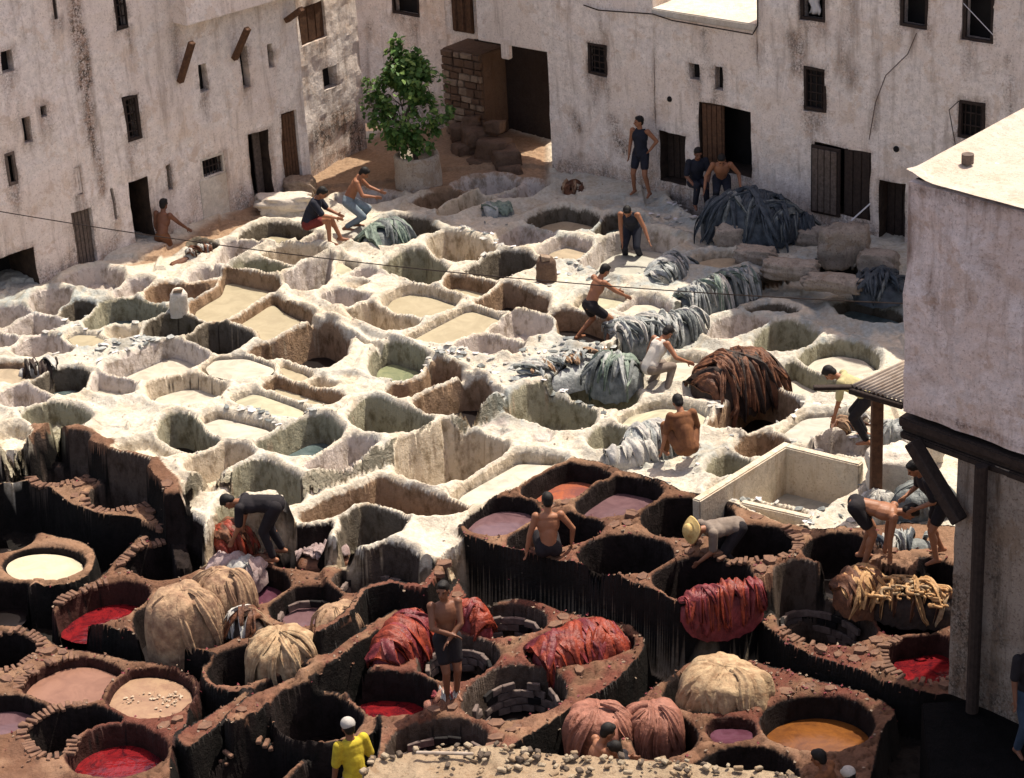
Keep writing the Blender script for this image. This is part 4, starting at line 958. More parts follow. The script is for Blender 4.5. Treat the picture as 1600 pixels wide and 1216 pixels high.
spires = [(-.12,0,2.85,.14),(-.14,0,2.6,.24),(.25,.1,2.5,.15),(.27,.1,2.25,.26),(-.5,0,1.9,.38),(.55,-.1,1.75,.36),(-.75,.1,1.3,.33),(.1,-.3,1.6,.5),(-.3,-.3,1.1,.45),(.5,-.2,1.15,.42),(.0,.3,2.0,.45),(-.65,-.1,.85,.3),(.35,-.1,.75,.33),(-.05,-.1,.75,.4),(.85,0,1.25,.2),(-.1,.0,2.2,.4),(.3,.0,1.95,.36)]
for (sx, sy, sz, r) in spires:
    nl = int(700*r*r/.12*.5)
    for _ in range(nl):
        a = Vector((rr.gauss(0, 1), rr.gauss(0, 1), rr.gauss(0, 1))).normalized()*r*rr.uniform(.45, 1.12)
        a.z *= 1.15; c = Vector((sx*.88-.12, sy, sz*.90+.05))+a
        if nz1(c.x*3.2, c.z*3.2+c.y*3, 5) < .50: continue
        d = Vector((a.x+rr.uniform(-.3, .3), a.y+rr.uniform(-.3, .3), rr.uniform(-.5, .2))); nn = Vector((rr.uniform(-.6, .6), rr.uniform(-.6, .6), 1)).normalized()
        leafshape(bmA if rr.random() < .58 else bmB, c, d, nn, rr.uniform(.08, .15))
o = fbm1(bmA, 'crown', tree, M['leaf']); o2 = fbm1(bmB, 'crown', tree, M['leaf2'])
# ---- foreground building, right
cg = gp(1412, 648, 3.45); zt2 = 3.45
while proj((cg.x, cg.y, zt2))[1] > 285: zt2 += .02
ct = Vector((cg.x, cg.y)); pe = gp(1597, 186, zt2); pf = gp(1600, 332, zt2)
e1v = (Vector((pe.x, pe.y))-ct).normalized(); e2v = (Vector((pf.x, pf.y))-ct).normalized()
fb = empty('pink_house', (ct.x, ct.y, 0)); tag(fb, 'overhanging pinkish plastered upper storey at the right with a bright flat roof', 'house')
wl, _, _ = wallseg('wall', ct, ct+e2v*6, 3.5, zt2, [], M['plaster_pink'], None, base_dirt=0, step=.09, rough=.05, seed=40, stain=[([(1405,292),(1470,300),(1600,335)],.12,.75),([(1420,330),(1412,400)],.08,.7),([(1455,430),(1462,520)],.07,.8),([(1530,400),(1560,430)],.12,.4),([(1530,360),(1520,480)],.05,.5),([(1412,640),(1500,665),(1600,700)],.12,.8),([(1418,560),(1470,600)],.1,.35)])
under(wl, fb)
def fq(a, b): p = ct+e2v*a+e1v*b; return (p.x, p.y)
# roof with its raised rim
M['roof_lit'] = plaster('roof_white', (.56, .49, .41), (.34, .26, .18), .8)
vs = []; nn = 44; na, nb_ = 60, 80
for i in range(nb_+1):
    for j in range(na+1):
        a = 6*j/na; b = 7*i/nb_; p = fq(a-.03, b-.03)
        edge = max(0, 1-min(a if True else 9, 9)/.35); z = zt2+.02+.10*math.exp(-(a/.22)**2)+.04*math.exp(-(b/.16)**2)
        z += ((nz1(a*2., b*2., 50)-.5)*.06+(nz1(a*8., b*8., 51)-.5)*.02)*min(1, .15+b/.4)*min(1, .15+a/.4)
        vs.append((p[0], p[1], z))
fs = [(i*(na+1)+j, i*(na+1)+j+1, (i+1)*(na+1)+j+1, (i+1)*(na+1)+j) for i in range(nb_) for j in range(na)]
b0 = len(vs)
o = mesh('roof', vs, fs, None, M['roof_lit'], True); under(o, fb)
under(bxw('side_wall', [fq(.0, .1), fq(.4, .1), fq(.4, 7), fq(0, 7)], 3.5, zt2, M['plaster_pink']), fb)
under(bxw('inner_mass', [fq(.3, .5), fq(6, .5), fq(6, 7), fq(.3, 7)], 3.5, zt2-.1, M['black']), fb)
bm = bmesh.new(); bmesh.ops.create_cone(bm, segments=14, radius1=.075, radius2=.075, depth=.12, cap_ends=True, matrix=Matrix.Translation(gp(1512, 248, zt2+.12)))
under(fbm1(bm, 'pipe_stub', None, M['wood_grey']), fb)
# beams below the storey
for k, (zz, dd, th) in enumerate(((3.42, .02, .13), (3.30, -.05, .10), (3.20, -.02, .10))):
    under(bxw('beam', [fq(-.06, -dd-.02), fq(6, -dd-.02), fq(6, .3), fq(-.06, .3)], zz-th, zz, M['wood_dark']), fb)
for k in range(12):
    under(bxw('joist', [fq(.1+k*.5, .3), fq(.22+k*.5, .3), fq(.22+k*.5, 6), fq(.1+k*.5, 6)], 3.26, 3.40, M['wood_dark']), fb)
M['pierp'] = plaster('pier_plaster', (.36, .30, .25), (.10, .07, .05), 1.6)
# wall pier beneath, with pole
def fplane(px, py, off=0.0):
    n2 = Vector((e2v.y, -e2v.x)); 
    if n2.dot(-ct) < 0: n2 = -n2
    o3 = Vector((ct.x+n2.x*off, ct.y+n2.y*off, 0)); d = ray(px, py); n3 = Vector((n2.x, n2.y, 0)); t = (o3-CP).dot(n3)/d.dot(n3); return CP+d*t
def fuv(px, py, off=0.): p = fplane(px, py, off); return (Vector((p.x, p.y))-ct).dot(e2v), p.z
ua_, _ = fuv(1486, 900); zpier = fuv(1490, 1090)[1]
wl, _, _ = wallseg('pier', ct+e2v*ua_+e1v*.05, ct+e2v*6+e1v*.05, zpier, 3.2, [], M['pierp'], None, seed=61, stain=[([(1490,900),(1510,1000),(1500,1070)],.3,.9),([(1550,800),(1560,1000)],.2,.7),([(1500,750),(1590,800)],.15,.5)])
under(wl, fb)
bm = bmesh.new(); u3, _ = fuv(1533, 900); p = fq(u3, -.10); tube(bm, [(p[0], p[1], zpier), (p[0], p[1], 3.2)], .085, 10); under(fbm1(bm, 'pole', None, M['wood_dark']), fb)
bm = bmesh.new(); a = fplane(1425, 690, .1); b = fplane(1500, 815, .1); dv = b-a; bbox(bm, (a+b)/2, (.2, .16, dv.length), dv.to_track_quat('Z', 'Y').to_matrix(), bev=.02); under(fbm1(bm, 'brace', None, M['wood_dark']), fb)
# canopy of corrugated iron on a post
M['tin'] = simple('corrugated_iron', (.42, .36, .30), (.25, .19, .14), .6, 6, .2)
cn = empty('tin_canopy', tuple(gp(1366, 770, -.35))); tag(cn, 'small corrugated iron canopy on a wooden post against the pink house', 'canopy')
zc = 1.75
p00 = gp(1330, 603, zc); p10 = gp(1418, 562, zc+.35); p01 = gp(1412, 628, zc-.02); p11 = gp(1470, 600, zc+.3)
def q4(s, t): return p00.lerp(p01, s).lerp(p10.lerp(p11, s), t)
vs = []; ns = 60
for i in range(ns+1):
    for j in range(6):
        p = q4(i/ns, j/5); vs.append((p.x, p.y, p.z+.022*math.sin(i/ns*2*math.pi*12)))
o = mesh('roof_sheet', vs, [(i*6+j, i*6+j+1, i*6+j+7, i*6+j+6) for i in range(ns) for j in range(5)], None, M['tin'], True); o.modifiers.new('s', 'SOLIDIFY').thickness = .008; under(o, cn)
def beam(a, b, w_, h_, name, mat, par, bev=.012, jit=.0):
    a = Vector(a); b = Vector(b); dv = b-a; bm = bmesh.new(); bbox(bm, (a+b)/2, (w_, h_, dv.length), dv.to_track_quat('Z', 'Y').to_matrix(), bev=bev, jit=jit); o = fbm1(bm, name, None, mat)
    return under(o, par) if par else o
pb = gp(1368, 790, -.35); beam((pb.x, pb.y, -.6), (pb.x, pb.y, zc-.08), .17, .17, 'post', M['wood'], cn)
beam(p00-Vector((.02, 0, .07)), p01-Vector((0, 0, .07)), .09, .09, 'rafter', M['wood_dark'], cn)
beam(p00-Vector((.55, -.05, .02)), p00+Vector((.25, 0, -.03)), .10, .06, 'board', M['wood_dark'], cn)
beam(p01-Vector((0, 0, .07)), p11-Vector((0, 0, .05)), .09, .09, 'rafter', M['wood_dark'], cn)
# ---- straight walled tank: its three masonry walls
tk = empty('tank_walls', tuple(gp(1230, 720, -.35))); tag(tk, 'thin straight whitewashed walls of the large tank, in an L around its far side', 'tank wall')
def tkwall(x0, y0, x1, y1, z, th, zb):
    a = Vector(xy(x0, y0, z)); b = Vector(xy(x1, y1, z)); d = (b-a).normalized(); n = Vector((-d.y, d.x))*th/2
    o = bxw('wall', [tuple(a-n-d*th/2), tuple(b-n+d*th/2), tuple(b+n+d*th/2), tuple(a+n-d*th/2)], zb, z, M['tank']); under(o, tk)
M['tank'] = plaster('tank_plaster', (.64, .56, .44), (.30, .20, .10), 1.0)
tkwall(1092, 778, 1227, 694, .02, .15, -1.0); tkwall(1231, 696, 1339, 722, .015, .15, -1.0)
tkwall(1165, 784, 1262, 806, -.25, .13, -1.0)
# ---- whitish stumps
def stump(px, py, z, r, h, lab, mat, lean=(0, 0)):
    c = gp(px, py, z); c.z = z-.1; o = empty('masonry_stump', c); tag(o, lab, 'stump'); bm = bmesh.new(); prev = None; rr = random.Random(int(px))
    for k in range(9):
        zz = h*k/8; ring = []
        for q in range(14):
            a = q*2*math.pi/14; rad = r*(1+.12*math.sin(a*2+k*.3)+rr.uniform(-.05, .05))*(1.1-.15*k/8); 
            if k == 8: rad *= .75
            ring.append(bm.verts.new((rad*math.cos(a)+lean[0]*zz, rad*.8*math.sin(a)+lean[1]*zz, zz+.04*math.sin(a)*(k == 8))))
        if prev:
            for q in range(14): bm.faces.new((prev[q], prev[(q+1) % 14], ring[(q+1) % 14], ring[q]))
        prev = ring
    bm.faces.new(prev); fbm1(bm, 'core', o, mat, True)
    bm = bmesh.new(); bbox(bm, (lean[0]*h, lean[1]*h-.02, h*1.02), (r*1.1, r*.8, .07), None, .01, .02); fbm1(bm, 'cap_stone', o, M['rubble'])
stump(854, 436, 0, .17, .52, 'brown capped masonry stump on the white terrace right of centre', M['stone_brown'])
stump(279, 486, 0, .15, .50, 'short pale blue-grey masonry stump beside the dark green vat', M['plaster_roof'], (.08, 0))
M['lumpm'] = plaster('shaded_stained_lump', (.34, .29, .24), (.11, .085, .065), 1.5)  # stain, plus a base darkened to carry the shade of the far corner
# shaded lumps of plaster masonry at the far right
def lump(px, py, z, sx, sy, sz, lab, mat, name='plaster_block', cat='block', amp=.24, seed=0, rot=0):
    c = gp(px, py, z); bm = bmesh.new(); bmesh.ops.create_cube(bm, size=2); bmesh.ops.subdivide_edges(bm, edges=bm.edges[:], cuts=11, use_grid_fill=True)
    for v in bm.verts:
        p = v.co; q = p.normalized()*1.25; p = p*.55+q*.45
        k = 1+(nz1(p.x*1.6+seed+p.z, p.y*1.6+p.z*1.3, seed)-.5)*amp*2+(nz1(p.x*6+seed+p.z*5, p.y*6+p.z*4, seed)-.5)*amp*.5
        v.co = Vector((p.x*sx/2*k, p.y*sy/2*k, p.z*sz/2*k))
    bmesh.ops.rotate(bm, verts=bm.verts, cent=(0, 0, 0), matrix=Matrix.Rotation(rot, 3, 'Z'))
    o = fbm1(bm, name, None, mat, True); o.location = (c.x, c.y, z+sz*.28); tag(o, lab, cat); return o
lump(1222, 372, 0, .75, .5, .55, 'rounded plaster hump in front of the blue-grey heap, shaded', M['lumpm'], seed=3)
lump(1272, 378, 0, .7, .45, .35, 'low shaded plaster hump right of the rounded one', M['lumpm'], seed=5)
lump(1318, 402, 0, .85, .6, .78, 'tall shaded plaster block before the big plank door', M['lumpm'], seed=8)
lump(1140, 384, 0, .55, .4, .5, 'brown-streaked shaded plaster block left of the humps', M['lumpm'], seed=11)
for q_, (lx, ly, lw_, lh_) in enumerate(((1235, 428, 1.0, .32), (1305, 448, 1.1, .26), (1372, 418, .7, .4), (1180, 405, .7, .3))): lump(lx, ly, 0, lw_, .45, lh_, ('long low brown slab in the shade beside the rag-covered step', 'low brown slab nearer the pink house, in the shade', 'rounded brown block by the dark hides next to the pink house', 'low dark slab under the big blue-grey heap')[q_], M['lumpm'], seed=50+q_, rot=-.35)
lump(468, 302, 0, .62, .4, .42, 'brown boulder on the earth at the corner of the left house', M['rubble'], 'boulder', 'boulder', seed=14)
lump(445, 325, 0, 1.1, .5, .35, 'pale lump of broken plaster between the left house and seated man', M['plaster_roof'], 'plaster_lump', 'rubble', .3, 17)
lump(1440, 720, -.35, .6, .5, .6, 'pale plaster block in the shade under the pink house', M['plaster_roof'], seed=23)
lump(1395, 765, -.35, .75, .6, .8, 'smooth whitish draped block beside the wooden post', M['plaster_roof'], seed=31)

M['ledge_shade'] = simple('black_ledge_shade', (.007, .006, .006), (.003, .003, .003), .9, 5, 1, .05, .04)  # near-black colour standing in for deep shade below the pier
def fq2(px, py, z): v = gp(px, py, z); return (v.x, v.y)
o = bxw('shade_ledge', [fq2(1440, 1098, zpier), fq2(1760, 1075, zpier), fq2(1760, 1400, zpier), fq2(1470, 1400, zpier)], LANE-.2, zpier, M['ledge_shade']); tag(o, kind='structure')  # ledge added to fill the corner with painted shade
# ================================================================= HIDES
def hmat(name, c, c2, rough=.75, sc=7, streak=(14, 14, 3)):
    m, t, b = newmat(name); v = geo(t); f = noise(t, sc, 6, .65, v); g = noise(t, 1, 5, .6, geo(t, streak))
    cc = mixc(t, rng(t, f, .36, .62), c2, c); cc = mixc(t, rng(t, g, .45, .7, 0, .6), cc, tuple(x*.55 for x in c))
    t.links.new(cc, b.inputs['Base Color']); b.inputs['Roughness'].default_value = rough
    bump(t, b, mul(t, noise(t, 16, 6, .6, v), mul(t, g, .6), 'ADD'), .7, .03); return m
M['h_red'] = hmat('red_hide', (.26, .045, .022), (.11, .016, .012), .45); M['h_crim'] = hmat('crimson_hide', (.20, .035, .04), (.09, .014, .018), .45)
M['h_brn'] = hmat('brown_hide', (.17, .07, .035), (.05, .022, .014), .6); M['h_blk'] = hmat('blackish_hide', (.04, .024, .018), (.015, .01, .009), .6)
M['h_tan'] = hmat('tan_hide', (.36, .24, .145), (.17, .095, .06), .8); M['h_straw'] = hmat('straw_hide', (.43, .31, .185), (.22, .13, .07), .8)
M['h_tan2'] = hmat('foam', (.46, .36, .26), (.30, .20, .13), .7); M['h_gold'] = hmat('golden_hide', (.50, .30, .14), (.30, .15, .06), .6); M['h_pink'] = hmat('pinkish_hide', (.30, .13, .09), (.19, .075, .05), .6)
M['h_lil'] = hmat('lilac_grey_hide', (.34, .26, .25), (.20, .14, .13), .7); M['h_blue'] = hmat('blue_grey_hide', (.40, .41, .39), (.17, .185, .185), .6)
M['h_dblue'] = hmat('shade_blue_hide', (.07, .085, .10), (.025, .032, .042), .6); M['h_green'] = hmat('green_grey_hide', (.22, .27, .22), (.09, .125, .105), .6)  # the dark blue has the shade over the back heaps painted in
M['h_slate'] = hmat('slate_hide', (.20, .215, .21), (.07, .08, .08), .6); M['h_pale'] = hmat('pale_hide', (.48, .46, .42), (.30, .29, .27), .7)
def wrld(px, py, z): v = gp(px, py, z); return Vector((v.x, v.y, z))
def heap(px, py, z, L, W, Hh, ang, core, mats, n, label, hang=.15, wid=(.16, .30), seed=1, group=None, cat='hides', flat=.0, straight=.8, name='hide_heap', lenf=(.75, 1.25)):
    """long heap of hides folded over one another; L half length, W half width, ang direction of its long axis"""
    r = random.Random(seed); ang = math.radians(ang); Hh *= .62; hang *= .6
    root = empty(name, wrld(px, py, z), ang); tag(root, label, cat, group)
    def f(u, v):
        a = max(0, 1-(u/L)**2); b = max(0, 1-(v/W)**2)
        return Hh*(a**.45)*(b**.55)*(.8+.4*nz1(u*2.2+seed*3, v*1.2, seed))-((abs(v)/W)**4)*hang*(a**.5)
    # core
    nu, nv = 46, 20; vs = []; fs = []
    for i in range(nu+1):
        u = -L+2*L*i/nu
        for j in range(nv+1):
            v = -W+2*W*j/nv; rg = abs(math.sin(u*15+nz1(u*3, v*2, seed+2)*7))
            vs.append((u, v*(max(0, 1-(u/L)**2)**.3 if abs(u) < L else .2), f(u, v)+.16*rg*Hh-.06-(.16 if j in (0, nv) or i in (0, nu) else 0)))
    fs = [(i*(nv+1)+j, (i+1)*(nv+1)+j, (i+1)*(nv+1)+j+1, i*(nv+1)+j+1) for i in range(nu) for j in range(nv)]
    mesh('pile', vs, fs, root, core, True)
    for k in range(n):
        uc = r.uniform(-.88, .88)*L; w = r.uniform(*wid); mt = r.choice(mats); ln = r.uniform(*lenf); sk = r.choice((r.uniform(-.5, .5), r.uniform(-1.5, 1.5)))*straight
        v0 = r.uniform(-.2, .3)*W; a0 = v0-W*ln; a1 = v0+W*ln; off = .01+.09*r.random(); ph = r.uniform(0, 9)
        ns, nt_ = 12, 6; vs = []
        Wl = W*max(.3, (1-(uc/L)**2)**.3)
        for i in range(ns+1):
            s = a0+(a1-a0)*i/ns; e = min(1, 3.2*min(i, ns-i)/ns+.35)*(.85+.3*nz1(s*4+ph, ph, 5))
            for j in range(nt_+1):
                t = -1+2*j/nt_; u = uc+t*w/2*e+sk*s+.05*math.sin(s*6+ph)
                u = max(-L*.99, min(L*.99, u)); vv = max(-Wl*1.06, min(Wl*1.06, s))
                zz = f(u, max(-W, min(W, vv*W/Wl)))
                if abs(s) > Wl*1.06: zz -= (abs(s)-Wl*1.06)*1.5
                bul = off+.035*math.cos(t*1.45)*e+.022*math.sin(t*5+ph+s*7)+.09*(nz1(s*6+ph, t*2+ph, 9)-.5)
                vs.append((u, vv+.03*math.sin(ph+t*3), zz+bul))
        m1 = len(vs); vs += [(a, b, c-.03) for a, b, c in vs]
        fs = []
        for i in range(ns):
            for j in range(nt_):
                q = (i*(nt_+1)+j, (i+1)*(nt_+1)+j, (i+1)*(nt_+1)+j+1, i*(nt_+1)+j+1); fs.append(q)
        for i in range(ns):
            for j in (0, nt_): a = i*(nt_+1)+j; b = a+nt_+1; fs.append((a, b, b+m1, a+m1))
        for j in range(nt_):
            for i in (0, ns): a = i*(nt_+1)+j; fs.append((a, a+1, a+1+m1, a+m1))
        mesh('hide', vs, fs, root, mt, True)
    return root
def mound(px, py, z, rx, ry, h, label, mat, pleats=9, amp=.10, seed=1, lean=(0, 0), name='hide_mound', base=-.6, top=.55, extra=None, group='tall mounds of draped hides'):
    h *= .60; ry *= 1.15; extra = (extra or 0)+8
    r = random.Random(seed); root = empty(name, wrld(px, py, z)); tag(root, label, 'hides', group)
    nt_, nr = 96, 26; vs = []; ph = r.uniform(0, 9)
    for i in range(nr+1):
        s = i/nr                     # 0 top, 1 bottom
        th = s*math.pi*.5; rad = math.sin(min(th*1.25, math.pi/2))**.8; zz = h*(1-(s**2.3))+base*s**4
        for j in range(nt_):
            a = 2*math.pi*j/nt_; pw = nz1(math.cos(a)*1.3+seed, math.sin(a)*1.3+s*1.2, seed); pq = nz1(math.cos(a)*2.6+seed+9, math.sin(a)*2.6, seed+3)
            fold = abs(math.sin(a*pleats/2+pw*12+ph+s*1.5)); fold = (fold**.5)*sstep((pq-.36)/.2)+.55*(1-sstep((pq-.36)/.2))
            k = rad*(1+.75*(pw-.5)+amp*1.3*(fold-.6)*min(1, s*2.6)+.12*(nz1(math.cos(a)*4+3, math.sin(a)*4+s*5, seed+4)-.5))
            vs.append((rx*k*math.cos(a)+lean[0]*(1-s), ry*k*math.sin(a)+lean[1]*(1-s), zz+.30*h*(nz1(math.cos(a)*rad*1.5+5, math.sin(a)*rad*2, seed+1)-.5)+.02*fold*(s < .6)))
    fs = [(i*nt_+j, i*nt_+(j+1) % nt_, (i+1)*nt_+(j+1) % nt_, (i+1)*nt_+j) for i in range(nr) for j in range(nt_)]
    mesh('draped_hide', vs, fs, root, mat, True)
    # single hides laid over the top, hanging down the front
    for k in range(extra or 0):
        a0 = r.uniform(-3.1, 0); w = r.uniform(.22, .5)*rx*1.6; vs2 = []; n1_, n2_ = 16, 9; s1 = r.uniform(.65, 1.0); s0 = r.uniform(.0, .35); of = r.uniform(.03, .14); ph2 = r.uniform(0, 9)
        for i in range(n1_+1):
            s = s0+(s1-s0)*i/n1_; th = s*math.pi*.5; rad = math.sin(min(th*1.25, math.pi/2))**.8; zz = h*(1-s**1.9)+base*s**3
            for j in range(n2_+1):
                t = -1+2*j/n2_; a = a0+.15*math.sin(s*5+ph2)+t*w/max(.22, rad)*.5*(1-.35*abs(1-2*i/n1_)+.25*(nz1(s*6, ph2, 3)-.5)); kk = rad*(1.0+of+.05*math.cos(t*1.5)+.05*math.sin(t*7+ph2)*s+.10*(nz1(s*5+ph2, t*2, 4)-.5))
                vs2.append((rx*kk*math.cos(a)+lean[0]*(1-s), ry*kk*math.sin(a)+lean[1]*(1-s), zz+of*.5*(1-s)+.03*math.cos(t*1.5)+.02*math.sin(t*7+ph2)*(1-s)))
        mesh('hide', vs2, [(i*(n2_+1)+j, i*(n2_+1)+j+1, (i+1)*(n2_+1)+j+1, (i+1)*(n2_+1)+j) for i in range(n1_) for j in range(n2_)], root, mat, True)
    return root
mound(292, 985, -.85, .50, .44, 1.12, 'tall brownish-tan hide mound, the biggest one at the left', M['h_tan'], 7, .10, 2, extra=4)
mound(350, 952, -.85, .46, .38, 1.05, 'tan draped hides behind and right of the biggest tan mound', M['h_tan'], 9, .12, 5, extra=5)
heap(385, 985, -.85, .30, .26, .40, -40, M['h_blk'], [M['h_tan'], M['h_brn'], M['h_pale']], 12, 'ragged dark and cream hide scraps between the tan mounds', seed=6, wid=(.06, .14), cat='hides')
mound(440, 1035, -.95, .50, .42, .75, 'ribbed straw-coloured hide mound in the ring vat', M['h_straw'], 22, .11, 8, extra=2)
mound(527, 980, -.85, .36, .32, .50, 'small spotted pale hide mound on the parapet', M['h_tan'], 5, .08, 11)
mound(1132, 1085, -1.0, .62, .46, .72, 'large tan hide mound with long pleats at the lower right', M['h_straw'], 13, .13, 14, extra=3)
mound(935, 1140, -1.0, .46, .40, .55, 'smooth pinkish-brown bundle by the rubble parapet', M['h_pink'], 5, .07, 17, group='pinkish bundles')
mound(1020, 1135, -1.0, .40, .36, .48, 'ridged pinkish-brown bundle right of the smooth one', M['h_pink'], 15, .14, 19, extra=3, group='pinkish bundles')
RD = [M['h_red'], M['h_red'], M['h_crim']]
heap(632, 1008, -.9, .62, .36, .50, 62, M['h_crim'], RD, 22, 'heap of wet red hides left of the standing boy', seed=21, wid=(.14, .28), group='heaps of red hides')
heap(735, 975, -.9, .36, .24, .42, -50, M['h_crim'], RD, 14, 'small heap of red hides right behind the standing boy', seed=23, wid=(.10, .2), group='heaps of red hides')
heap(905, 1018, -.9, .68, .42, .50, 24, M['h_crim'], RD, 26, 'glossy red hides swelling out of the oval vat', seed=25, wid=(.18, .34), group='heaps of red hides', hang=.1)
heap(1128, 940, -.35, .62, .24, .30, 17, M['h_crim'], [M['h_crim'], M['h_red'], M['h_crim']], 34, 'crimson hides hanging over the edge below the straw hat', seed=27, wid=(.08, .17), hang=.5, group='heaps of red hides')
heap(372, 850, -.82, .42, .34, .50, 30, M['h_red'], [M['h_red'], M['h_red'], M['h_brn']], 16, 'orange-red hides under the bending man in black', seed=29, wid=(.12, .24), group='heaps of red hides')
heap(372, 890, -.85, .45, .28, .22, -20, M['h_lil'], [M['h_lil'], M['h_lil'], M['h_pale']], 9, 'lilac-grey hides spread below the orange-red ones', seed=31, wid=(.18, .34))
heap(505, 872, -.85, .42, .26, .16, 10, M['h_brn'], [M['h_lil'], M['h_lil'], M['h_brn']], 10, 'lilac-grey hides thrown across the brick vat', seed=33, wid=(.12, .24), lenf=(.4, .8))
heap(1345, 925, -.5, .38, .34, .42, 20, M['h_brn'], [M['h_brn'], M['h_brn'], M['h_gold']], 14, 'dull brown hides at the left of the rope-like heap', seed=35, wid=(.14, .26))
rope = heap(1425, 940, -.55, .60, .30, .40, -18, M['h_blk'], [M['h_gold'], M['h_gold'], M['h_brn'], M['h_straw']], 14, 'golden rope-like coils of hide trimmings by the pillar', seed=37, wid=(.05, .11), name='coiled_trimmings', cat='trimmings')
rr = random.Random(5)
for k in range(46):
    bm = bmesh.new(); u = rr.uniform(-.5, .55); v = rr.uniform(-.30, .12); R0 = rr.uniform(.05, .12); tl = rr.uniform(-.8, .8); z0_ = .27*(1-(u/.62)**2)**.5*max(.1, (1-(v/.34)**2))**.5+.03
    pts = [(u+R0*math.cos(a)*1.1, v+R0*math.sin(a)*.8*math.cos(tl), z0_+R0*math.sin(a)*math.sin(tl)*.6+.01*math.sin(3*a)) for a in np.linspace(0, rr.uniform(3.5, 6), 12)]
    tube(bm, pts, .014+.012*rr.random(), 6); fbm1(bm, 'coil', rope, rr.choice([M['h_gold'], M['h_gold'], M['h_straw']]), True)
heap(1150, 600, -.35, .78, .60, .85, 30, M['h_blk'], [M['h_brn'], M['h_brn'], M['h_blk']], 40, 'tall mound of dark brown hides on the white terrace', seed=41, wid=(.08, .18), hang=.3)
heap(606, 372, 0, .52, .42, .42, 40, M['h_slate'], [M['h_green'], M['h_green'], M['h_slate']], 20, 'greenish-grey wet hides the two far boys handle', seed=43, wid=(.10, .22), hang=.35, group='blue-grey hide heaps')
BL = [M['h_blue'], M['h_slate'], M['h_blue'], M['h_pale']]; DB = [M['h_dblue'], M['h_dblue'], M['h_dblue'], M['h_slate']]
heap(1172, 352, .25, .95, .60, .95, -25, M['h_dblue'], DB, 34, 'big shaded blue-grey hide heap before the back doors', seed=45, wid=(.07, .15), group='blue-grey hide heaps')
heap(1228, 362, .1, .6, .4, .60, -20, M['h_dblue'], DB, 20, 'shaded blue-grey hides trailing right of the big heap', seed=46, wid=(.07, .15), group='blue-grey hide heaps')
heap(1045, 425, 0, .50, .40, .30, 55, M['h_slate'], BL, 24, 'pale grey ribbed hides on the rim beside the man in the big vat', seed=47, wid=(.05, .11), hang=.5, group='blue-grey hide heaps')
heap(1122, 452, -.05, 1.0, .36, .26, 37, M['h_slate'], BL+[M['h_green']], 54, 'long row of grey-green hides hung over the terrace step', seed=49, wid=(.05, .12), hang=.75, group='blue-grey hide heaps')
heap(1005, 515, 0, .60, .42, .22, 22, M['h_slate'], BL, 26, 'grey hides beside the wading boy', seed=51, wid=(.06, .13), hang=.3, group='blue-grey hide heaps')
heap(962, 585, -.1, .46, .40, .42, -35, M['h_slate'], [M['h_slate'], M['h_green'], M['h_blue']], 20, 'striped grey bundle left of the white-vest man', seed=53, wid=(.07, .13), hang=.3, group='blue-grey hide heaps')
heap(1022, 692, -.35, .50, .40, .42, 20, M['h_slate'], [M['h_blue'], M['h_pale'], M['h_blue']], 20, 'pale blue-grey bundle left of the crouching man in brown', seed=55, wid=(.10, .2), hang=.4, group='blue-grey hide heaps')
heap(985, 712, -.35, .40, .26, .28, 15, M['h_pale'], [M['h_pale'], M['h_pale']], 8, 'smooth whitish hides at the foot of the pale bundle', seed=56, wid=(.14, .26), group='blue-grey hide heaps')
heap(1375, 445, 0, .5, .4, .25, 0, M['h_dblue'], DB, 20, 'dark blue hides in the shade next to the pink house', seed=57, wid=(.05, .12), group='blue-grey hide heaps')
heap(880, 572, 0, .95, .36, .10, 25, M['h_blue'], BL+[M['h_tan']], 40, 'scraps and flat grey hides along the terrace step', seed=59, wid=(.05, .13), hang=.25, lenf=(.2, .6), group='blue-grey hide heaps')
heap(1065, 505, -.1, .5, .3, .18, 45, M['h_slate'], BL, 18, 'ragged grey hides where the step turns', seed=60, wid=(.05, .12), hang=.5, group='blue-grey hide heaps')
heap(778, 328, 0, .34, .20, .10, 0, M['h_slate'], [M['h_blue'], M['h_green']], 4, 'folded blue-green hide lying alone at the back', seed=61, wid=(.2, .35))
heap(897, 296, 0, .22, .18, .14, -20, M['h_brn'], [M['h_brn'], M['h_tan']], 7, 'small brown bundle at the back edge of the terrace', seed=63, wid=(.06, .14))
heap(300, 400, 0, .50, .12, .10, 35, M['h_brn'], [M['h_brn'], M['h_pink'], M['h_pale']], 10, 'narrow strip of reddish scraps beside the far left worker', seed=65, wid=(.06, .12))
heap(1412, 850, -.3, .42, .22, .16, 0, M['h_slate'], [M['h_blue'], M['h_dblue'], M['h_blk'], M['h_pale']], 14, 'shiny black and grey scraps at the feet of the bending man', seed=67, wid=(.05, .12))
heap(1330, 670, -.35, .40, .22, .14, 20, M['h_brn'], [M['h_pale'], M['h_brn'], M['h_tan']], 10, 'brown and white scraps below the tin canopy', seed=69, wid=(.06, .14))
heap(60, 575, 0, .35, .2, .12, 0, M['h_pale'], [M['h_pale'], M['h_blk']], 8, 'pale and black scraps beside the left tan puddle', seed=71, wid=(.06, .14))
heap(460, 1120, -.9, .3, .2, .12, 0, M['h_red'], [M['h_red'], M['h_brn']], 3, 'reddish-brown scraps on the low parapet', seed=73) if False else None
heap(690, 1095, -.9, .26, .16, .10, 0, M['h_pink'], [M['h_pink'], M['h_pale'], M['h_crim']], 8, 'pinkish scraps at the feet of the standing boy', seed=75, wid=(.05, .10))
